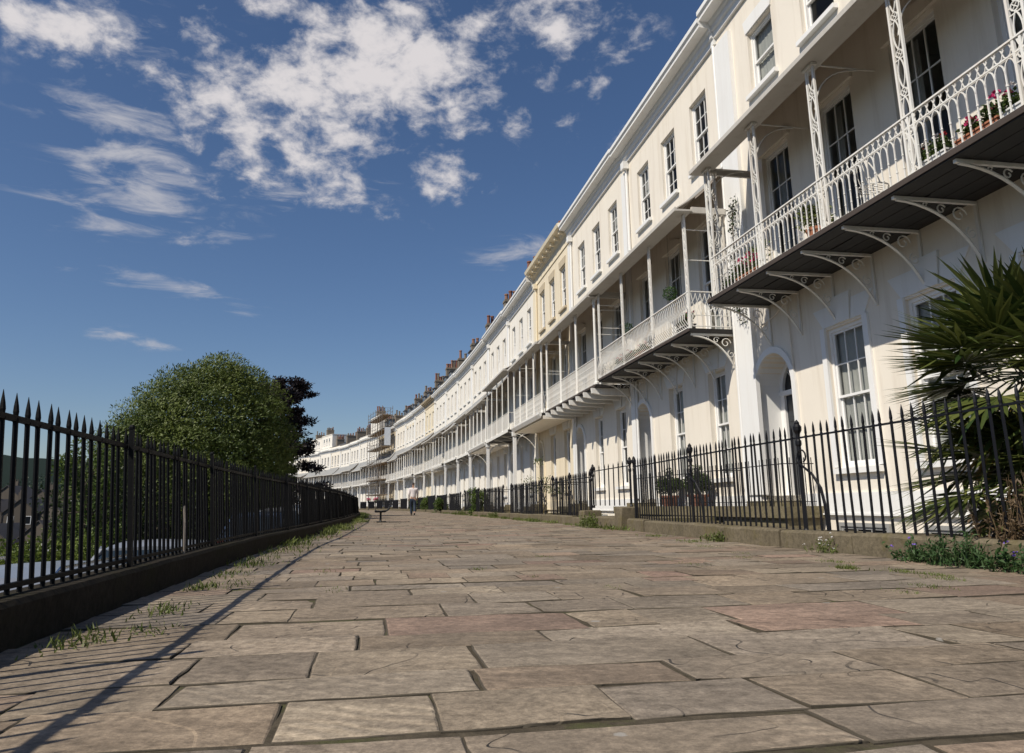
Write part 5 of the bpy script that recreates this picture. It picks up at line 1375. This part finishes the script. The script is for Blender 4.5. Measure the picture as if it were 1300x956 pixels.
# ------------------------------------------------------------------ scaffolding far along the crescent
def scaffold():
    s0, s1 = 111.5, 123.6; b = W_((s0 + s1) / 2, 1.2, 0); root = thing('scaffolding', 'tall tube scaffolding with timber decks in front of two far houses', 'scaffolding', b); inv = -b
    F = lambda s, o, z: tuple(W_(s, o, z) + inv)
    zs = [2.1, 4.3, 6.6, 9.0, 11.4, 13.6]; ns = 7
    for o in (.35, 1.9):
        for i in range(ns):
            s = s0 + (s1 - s0) * i / (ns - 1); m = MB(); m.bar(F(s, o, 0), F(s, o, 15.0), .035, 5); m.build('pole', 'scaffold_pole', root)
    for z in zs:
        d = MB(); n = 4
        for j in range(4):
            oa = .45 + j * .36
            for i in range(n):
                a, c = s0 + (s1 - s0) * i / n - .1, s0 + (s1 - s0) * (i + 1) / n
                v = [F(a, oa, z), F(c, oa, z), F(c, oa + .33, z), F(a, oa + .33, z)]; v += [(x, y, q + .06) for x, y, q in v]
                d.add(v, [(0, 3, 2, 1), (4, 5, 6, 7), (0, 1, 5, 4), (1, 2, 6, 5), (2, 3, 7, 6), (3, 0, 4, 7)])
        d.build('deck', 'scaffold_board', root)
        l = MB()
        for dz in (.08, .55, 1.05):
            for o in (.31, 1.94): l.tube([F(s0 + (s1 - s0) * i / 6, o, z + dz) for i in range(7)], .025, 4)
            for s in (s0, s1): l.bar(F(s, .3, z + dz), F(s, 1.95, z + dz), .025)
        tb = [F(s0 + (s1 - s0) * i / 6, 1.93, z + .14) for i in range(7)]; l.tube(tb, .07, 4, flat=.3)
        l.build('guard_rail', 'scaffold_pole', root)
    br = MB()
    for i in range(5): a, c = (s0, s0 + 4) if i % 2 else (s0 + 4, s0); br.bar(F(a, 1.98, zs[i]), F(c, 1.98, zs[i + 1]), .025)
    br.build('brace', 'scaffold_pole', root)
    sh = MB(); sh.box(-.02, .02, -.55, .35, 9.2, 11.8); o = sh.build('sheet', 'sheet_white', root, Vector(F(s0 - .12, 1.15, 0)), alpha(s0) + PI / 2)
scaffold()
# flower tubs far along the railing
for i, (s, o) in enumerate([(112, 3.4), (106, 3.3)]):
    b = W_(s, o, 0); r = random.Random(i + 8); root = thing('flower_stand', ['far stand of pink flowers before the scaffolding, the bigger one', 'smaller far stand of pink flowers before the scaffolding'][i], 'flower stand', b); root.scale = (.55, .55, .8)
    p = MB(); p.lathe((0, 0, 0), [(.25, 0), (.06, .1), (.05, 1.1), (.3, 1.3), (.34, 1.5)], 8); p.build('stand', 'black_iron', root)
    f = MB(); leaf_cloud(f, [((r.uniform(-.35, .35), r.uniform(-.3, .3), 1.6 + r.uniform(0, .3)), (.22, .22, .2)) for _ in range(8)], 30, .12, .08, r, inner=.2); f.build('foliage', 'leaf_box', root)
    g = MB(); flower_heads(g, [(r.uniform(-.5, .5), r.uniform(-.4, .4), 1.6 + r.uniform(0, .45)) for _ in range(26)], .12, r); g.build('blossom', 'petal_pink', root)

# ------------------------------------------------------------------ cars on the road below
def car(label, s, off, paint, seed=0, estate=True, rails=True, flip=0., low=1.):
    z = -1.62 + .022 * max(0, min(s, 60)); root = thing('parked_car', label, 'car', W_(s, off, z + .004), alpha(s) + PI / 2 + flip, 'cars parked on the road below the terrace'); root.scale.z = low
    # local x forward (far), y left; body by cross-sections
    X = [-2.2, -2.12, -1.6, -.9, 0, .75, 1.4, 1.95, 2.15]; belt = [.72, .88, .93, .94, .92, .90, .84, .74, .58]; hw = [.72, .80, .86, .88, .88, .88, .86, .80, .68]
    m = MB(); n = 8; P = []
    for x, zb, h in zip(X, belt, hw): P.append([(x, -h * .93, .22), (x, -h, .45), (x, -h * .97, zb - .06), (x, -h * .88, zb), (x, h * .88, zb), (x, h * .97, zb - .06), (x, h, .45), (x, h * .93, .22)])
    vs = [v for p in P for v in p]; fs = []
    for i in range(len(X) - 1):
        for k in range(8): fs.append((i * 8 + k, i * 8 + (k + 1) % 8, (i + 1) * 8 + (k + 1) % 8, (i + 1) * 8 + k))
    fs += [tuple(range(7, -1, -1)), tuple((len(X) - 1) * 8 + k for k in range(8))]; m.add(vs, fs)
    body = m.build('body', paint, root, smooth=False)
    xr = -1.95 if estate else -1.45; xt = xr + (.25 if estate else .55)
    roofz = 1.50
    r_ = MB(); rp = [(xt, 1.42), (xt + .3, 1.48), (-.3, roofz), (.3, 1.47), (.62, 1.40)]
    q = []
    for x, zz in rp: q.append([(x, -.62, zz - .05), (x, -.5, zz - .01), (x, 0, zz + .015), (x, .5, zz - .01), (x, .62, zz - .05), (x, .6, zz - .09), (x, -.6, zz - .09)])
    vs = [v for p in q for v in p]; fs = []
    for i in range(4):
        for k in range(7): fs.append((i * 7 + k, i * 7 + (k + 1) % 7, (i + 1) * 7 + (k + 1) % 7, (i + 1) * 7 + k))
    fs += [tuple(range(6, -1, -1)), tuple(28 + k for k in range(7))]; r_.add(vs, fs)
    for sy in (-1, 1):
        for (xa, za, xb, zb) in ((xr, .90, xt, 1.40), (-.95, .93, -.9, 1.44), (.12, .92, .10, 1.44), (1.28, .86, .62, 1.38)): r_.tube([(xa, sy * .80, za), (xb, sy * .61, zb)], .035, 4)
    roof = r_.build('roof', paint, root)
    if rails:
        for sy in (-1, 1): k = MB(); k.tube([(xt + .15, sy * .55, 1.47), (xt + .25, sy * .55, 1.53), (.2, sy * .55, 1.53), (.35, sy * .55, 1.46)], .014, 5); k.build('roof_rail', 'chrome', roof)
    g = MB()
    for sy in (-1, 1):
        for (a, c, a2, c2) in ((xr + .06, -1.0, xt + .04, -.95), (-.9, .08, -.86, .06), (.18, 1.22, .16, .62)):
            g.quad((a, sy * .795, .92), (c, sy * .80, .92), (c2, sy * .61, 1.40), (a2, sy * .61, 1.40))
    g.quad((1.26, -.74, .88), (1.26, .74, .88), (.63, .58, 1.40), (.63, -.58, 1.40)); g.quad((xr - .01, -.74, .92), (xr - .01, .74, .92), (xt - .01, .58, 1.38), (xt - .01, -.58, 1.38))
    g.build('window', 'glass_car', root)
    for x in (-1.35, 1.3):
        for sy in (-1, 1):
            w = MB(); w.lathe((0, 0, 0), [(.20, -.10), (.30, -.10), (.32, -.05), (.32, .08), (.30, .10), (.2, .10)], 18); o = w.build('wheel', 'rubber', root, (x, sy * .78, .325)); o.rotation_euler = (rad(90), 0, 0)
            h = MB(); h.lathe((0, 0, 0), [(.2, -.09), (.2, .112), (.05, .125)], 14); o2 = h.build('rim', 'chrome', o, (0, 0, 0 if sy < 0 else 0)); 
    for sy in (-1, 1):
        t = MB(); t.box(-2.19, -2.05, sy * .66 - .1, sy * .66 + .1, .62, .84); t.build('tail_light', 'lamp_red', root)
        t = MB(); t.box(2.0, 2.14, sy * .6 - .13, sy * .6 + .13, .56, .68); t.build('headlight', 'chrome', root)
car('silver estate car with roof bars parked just below the near end of the left railing', 6.75, 10.75, 'car_silver', flip=PI)
car('silver hatchback parked next beyond the silver estate below the railing', 12.5, 10.9, 'car_silver', 1, False, False, 0., .93)
car('dark blue car among those parked below the railing past the big tree', 22.5, 10.9, 'car_blue', 2, False, False)
car('silver car parked behind the dark blue one below the railing', 27.8, 10.9, 'car_silver', 3, False, False)
car('white estate car, last of the row parked below the railing', 33.2, 11.0, 'car_white', 4, True, True)
# ------------------------------------------------------------------ old town houses down in the valley
def far_house(label, x, y, zb, ridge, wd, dp, rz, roofm, wallm, seed):
    r = random.Random(seed); root = thing('far_house', label, 'house', (x, y, zb), rz, 'houses in the valley below the terrace'); h = ridge - zb; e = h - wd * .42
    w = MB(); w.box(-wd / 2, wd / 2, -dp / 2, dp / 2, -4, e)
    for sy in (-1, 1): w.add([(-wd / 2, sy * dp / 2, e), (wd / 2, sy * dp / 2, e), (0, sy * dp / 2, h)], [(0, 1, 2)])
    w.build('wall', wallm, root)
    f = MB()
    for sx in (-1, 1):
        a = (sx * (wd / 2 + .2), e - .15); b = (0, h + .12); c = (sx * (wd / 2 + .2), e - .27); d = (0, h + .0)
        f.add([(a[0], -dp / 2 - .2, a[1]), (b[0], -dp / 2 - .2, b[1]), (b[0], dp / 2 + .2, b[1]), (a[0], dp / 2 + .2, a[1]), (c[0], -dp / 2 - .2, c[1]), (d[0], -dp / 2 - .2, d[1]), (d[0], dp / 2 + .2, d[1]), (c[0], dp / 2 + .2, c[1])], [(0, 1, 2, 3), (7, 6, 5, 4), (0, 4, 5, 1), (2, 6, 7, 3), (0, 3, 7, 4)])
    rf = f.build('roof', roofm, root)
    c = MB(); cx = r.choice([-1, 1]) * wd * .22; cy = r.uniform(-.3, .3) * dp; c.box(cx - .5, cx + .5, cy - .35, cy + .35, e + .5, h + 1.2)
    for q in (-.25, .25): c.lathe((cx + q, cy, h + 1.2), [(.13, 0), (.1, .5), (.14, .55)], 6)
    c.build('chimney', 'far_stone', rf)
    for sx in (-wd * .25, wd * .25):
        for zz in (e - 2.2, e - 5.0):
            if zz < -3.5: continue
            q = MB(); q.box(-.55, .55, -.03, .05, 0, 1.5); q.quad((-.45, -.035, .1), (.45, -.035, .1), (.45, -.035, 1.4), (-.45, -.035, 1.4), 1)
            q.build('window', ['white_paint', 'glass_dark'], root, (sx, -dp / 2 - .004, zz))
FH = []
r = random.Random(15)
for row, (Y, zr, x0, x1, st) in enumerate([(112, -1.0, -86, -58, 6.2), (142, 2.0, -110, -72, 6.6), (182, 5.8, -140, -94, 7.2)]):
    x = x0; i = 0
    while x < x1:
        tone = r.choice(['far_roof', 'far_roof', 'far_roof_tile']); wl = 'far_stone'; r.random()
        rowname = ['front row', 'middle row', 'back row'][row]
        far_house(f"{'grey' if tone == 'far_roof' else 'red'}-roofed gabled house, {ORD[i]} from the left in the {rowname} of valley houses", x, Y + r.uniform(-2, 2), -13, zr + r.uniform(-.7, .7), st * r.uniform(.8, .98), 9, rad(r.uniform(-14, 14)), tone, wl, 100 + row * 20 + i)
        x += st; i += 1
# far trees between the roofs
for i, (x, y, zt, q) in enumerate([(-84, 150, 4.0, 5), (-106, 200, 9.0, 7), (-66, 128, 4.2, 4), (-128, 196, 8.2, 6), (-52, 105, 2.6, 4), (-42, 84, 1.6, 3.6), (-33, 62, 1.0, 3.2), (-140, 230, 11, 9)]):
    r = random.Random(300 + i); cl = [((x + r.gauss(0, q * .45), y + r.gauss(0, q * .4), zt - q * .9 + r.uniform(-1, .7) * q), (q * .42, q * .42, q * .36)) for _ in range(22)]
    tree('distant_tree', ORD[i] + ' of the distant trees among the valley roofs, counted from the near end' if False else ['round tree behind the middle valley roofs', 'wide tree behind the back row of valley roofs', 'tall tree above the valley roofs near the big green tree', 'far left tree beyond the valley roofs', 'small tree between valley roofs and the big green tree', 'low tree just below the big green tree', 'nearest low tree under the big green tree', 'biggest far tree on the slope beyond the roofs'][i], 'tree', (x, y, -14), cl, 'leaf_far', 120, .5, .3, 310 + i, .3, Vector((0, 0, .2)), 'trees in the valley', .3)
# ------------------------------------------------------------------ camera
FPX, PCX, PCY, HORZ, VPX = 950., 650., 433.5, 641., 600.
pitch = math.atan2(HORZ - PCY, FPX); roll = math.atan2(VPX - PCX, FPX / math.tan(pitch))
fwd = Vector((0, math.cos(pitch), math.sin(pitch))); up0 = Vector((0, -math.sin(pitch), math.cos(pitch))); rt0 = Vector((1, 0, 0))
rt = rt0 * math.cos(roll) + up0 * math.sin(roll); up = up0 * math.cos(roll) - rt0 * math.sin(roll)
cam = bpy.data.cameras.new('camera'); co = bpy.data.objects.new('camera', cam); COL.objects.link(co)
M = Matrix((rt, up, -fwd)).transposed().to_4x4(); M.translation = Vector((0, 0, .5)); co.matrix_world = M
cam.sensor_width = 36; cam.lens = 36 * FPX / 1300; cam.shift_y = -44.5 / 1300; cam.clip_start = .05; cam.clip_end = 9000
scene.camera = co
# ------------------------------------------------------------------ sun and sky
EL = rad(45.5); to_sun = Vector((-.783, -.622, 0)).normalized() * math.cos(EL) + Vector((0, 0, math.sin(EL)))
sl = bpy.data.lights.new('sun', 'SUN'); sl.energy = 4.2; sl.angle = rad(.5); sl.color = (1, .93, .81)
so = bpy.data.objects.new('sun', sl); COL.objects.link(so); so.rotation_euler = to_sun.to_track_quat('Z', 'Y').to_euler()
w = bpy.data.worlds.new('World'); scene.world = w; w.use_nodes = True
nt = w.node_tree; nt.nodes.clear()
out = nt.nodes.new('ShaderNodeOutputWorld'); bg = nt.nodes.new('ShaderNodeBackground'); L(nt, bg.outputs[0], out.inputs[0])
sky = nt.nodes.new('ShaderNodeTexSky'); sky.sky_type = 'NISHITA'; sky.sun_disc = False; sky.sun_elevation = EL
sky.sun_rotation = math.atan2(to_sun.x, to_sun.y); sky.altitude = 100; sky.air_density = 1.0; sky.dust_density = .6; sky.ozone_density = 2.5
bg.inputs[1].default_value = .07
tc = nt.nodes.new('ShaderNodeTexCoord'); sx = N(nt, 'ShaderNodeSeparateXYZ'); L(nt, tc.outputs['Generated'], sx.inputs[0])
K0 = .10
def Mth(op, a, b=None, c=None, clamp=False):
    n = N(nt, 'ShaderNodeMath', operation=op); n.use_clamp = clamp
    for i, v in enumerate((a, b, c)):
        if v is None: continue
        if hasattr(v, 'links'): L(nt, v, n.inputs[i])
        else: n.inputs[i].default_value = v
    return n.outputs[0]
den = Mth('ADD', Mth('MAXIMUM', sx.outputs[2], 0.), K0)
U = Mth('DIVIDE', sx.outputs[0], den); V = Mth('DIVIDE', sx.outputs[1], den)
uv = N(nt, 'ShaderNodeCombineXYZ'); L(nt, U, uv.inputs[0]); L(nt, V, uv.inputs[1])
def dir_of(px, py):
    d = rt * ((px - PCX) / FPX) + up * (-(py - PCY) / FPX) + fwd; d.normalize(); return d
def uv_of(px, py):
    d = dir_of(px, py); q = max(d.z, 0) + K0; return Vector((d.x / q, d.y / q))
# cloud banks: where each stands in the sky (azimuth/elevation given through the survey view), its half-widths, tilt, strength
BANKS = [
    (395, 150, 190, 110, -8, 1.0), (300, 95, 130, 75, 20, .72), (520, 95, 130, 105, 35, .9), (330, 200, 90, 50, 5, .8), (540, 205, 95, 45, 5, .55), (430, 245, 95, 38, 10, .62),
    (80, 25, 175, 44, 18, 1.0), (165, 66, 80, 26, 20, .7), (245, 30, 75, 50, 25, .72), (690, 15, 68, 66, 20, .95), (600, 30, 60, 45, 0, .68), (520, 6, 100, 26, 0, .9), (440, 30, 100, 50, 0, .75), (345, 10, 85, 36, 0, .75), (215, 110, 60, 36, 10, .55),
    
    
    (750, 95, 32, 32, 30, .5), (790, 45, 44, 44, 30, .48), (740, 150, 60, 30, 0, .4), (640, 150, 46, 30, 0, .56), (560, 240, 70, 25, 20, .5)]
WISPS = [(50, 52, 85, 10, 14, .7), (135, 150, 85, 24, 14, .85), (160, 195, 85, 20, 6, .75), (185, 250, 120, 30, 10, .9), (195, 292, 130, 16, 8, .75), (200, 358, 120, 14, 8, .8), (305, 398, 38, 11, 5, .8), (145, 425, 44, 8, 5, .7), (190, 436, 34, 7, 5, .65), (665, 325, 60, 22, -10, .62), (390, 250, 110, 26, -4, .5), (90, 30, 190, 46, 18, .55)]
acc = acc2 = None
for wi, (px, py, rx, ry, tilt, wgt) in enumerate(BANKS + WISPS):
    c = uv_of(px, py); t = rad(tilt)
    e1 = uv_of(px + rx * .5 * math.cos(t), py + rx * .5 * math.sin(t)) - c; e2 = uv_of(px - ry * .5 * math.sin(t), py + ry * .5 * math.cos(t)) - c
    e1 *= 2; e2 *= 2
    det = e1.x * e2.y - e1.y * e2.x; m1 = (e2.y / det, -e2.x / det, 0); m2 = (-e1.y / det, e1.x / det, 0)
    sub = N(nt, 'ShaderNodeVectorMath', operation='SUBTRACT'); L(nt, uv.outputs[0], sub.inputs[0]); sub.inputs[1].default_value = (c.x, c.y, 0)
    d1 = N(nt, 'ShaderNodeVectorMath', operation='DOT_PRODUCT'); L(nt, sub.outputs[0], d1.inputs[0]); d1.inputs[1].default_value = m1
    d2 = N(nt, 'ShaderNodeVectorMath', operation='DOT_PRODUCT'); L(nt, sub.outputs[0], d2.inputs[0]); d2.inputs[1].default_value = m2
    r2 = Mth('ADD', Mth('MULTIPLY', d1.outputs['Value'], d1.outputs['Value']), Mth('MULTIPLY', d2.outputs['Value'], d2.outputs['Value']))
    g = Mth('MULTIPLY', Mth('EXPONENT', Mth('MULTIPLY', r2, -1.1)), wgt)
    if wi < len(BANKS): acc = g if acc is None else Mth('MAXIMUM', acc, g)
    else: acc2 = g if acc2 is None else Mth('MAXIMUM', acc2, g)
def skynoise(scale, det, rough, dist=0.):
    mp = N(nt, 'ShaderNodeMapping'); mp.inputs['Scale'].default_value = (1, 1, 1.55); L(nt, tc.outputs['Generated'], mp.inputs[0])
    return noise_tex(nt, mp.outputs[0], scale, det, rough, dist)
nb = skynoise(9, 9, .58, .35); ns = skynoise(24, 7, .60, .2)
comb = Mth('ADD', Mth('MULTIPLY', nb, .42), Mth('MULTIPLY', ns, .58))
dens = Mth('ADD', Mth('MULTIPLY', acc, .46), Mth('MULTIPLY_ADD', comb, 2.1, -.5 * 2.1 - .262))
dm = N(nt, 'ShaderNodeMapRange', interpolation_type='SMOOTHSTEP'); L(nt, dens, dm.inputs[0]); dm.inputs[1].default_value = -.12; dm.inputs[2].default_value = .26
mw = N(nt, 'ShaderNodeMapping'); mw.inputs['Scale'].default_value = (1, 1, 4.2); mw.inputs['Rotation'].default_value = (0, rad(-9), 0); L(nt, tc.outputs['Generated'], mw.inputs[0])
nw = noise_tex(nt, mw.outputs[0], 11, 8, .62, .5)
dens2 = Mth('ADD', Mth('MULTIPLY', acc2, .46), Mth('MULTIPLY_ADD', nw, 1.5, -.5 * 1.5 - .26))
dm2 = N(nt, 'ShaderNodeMapRange', interpolation_type='SMOOTHSTEP'); L(nt, dens2, dm2.inputs[0]); dm2.inputs[1].default_value = -.16; dm2.inputs[2].default_value = .34
fac2 = Mth('MULTIPLY', Mth('MULTIPLY', dm2.outputs[0], Mth('MULTIPLY', acc2, 5., clamp=True)), .85)
gate = Mth('MULTIPLY', acc, 6., clamp=True)
fac = Mth('MAXIMUM', Mth('MULTIPLY', Mth('MULTIPLY', dm.outputs[0], gate), .93), fac2)
hs = N(nt, 'ShaderNodeHueSaturation'); hs.inputs['Saturation'].default_value = 1.1; hs.inputs['Value'].default_value = 1.0; L(nt, sky.outputs[0], hs.inputs['Color'])
thick = N(nt, 'ShaderNodeMapRange'); L(nt, dens, thick.inputs[0]); thick.inputs[1].default_value = -.05; thick.inputs[2].default_value = .32
ccol = mix(nt, thick.outputs[0], (6.4, 6.4, 6.9), (9.4, 8.9, 8.9))
L(nt, mix(nt, fac, mix(nt, 1., hs.outputs[0], (.97, .97, 1.05), 'MULTIPLY'), ccol), bg.inputs[0])
scene.view_settings.view_transform = 'Standard'; scene.view_settings.look = 'None'; scene.view_settings.gamma = 1; scene.view_settings.exposure = .2
scene.cycles.max_bounces = 8; scene.cycles.diffuse_bounces = 3; scene.cycles.transparent_max_bounces = 12
scene.cycles.use_denoising = True
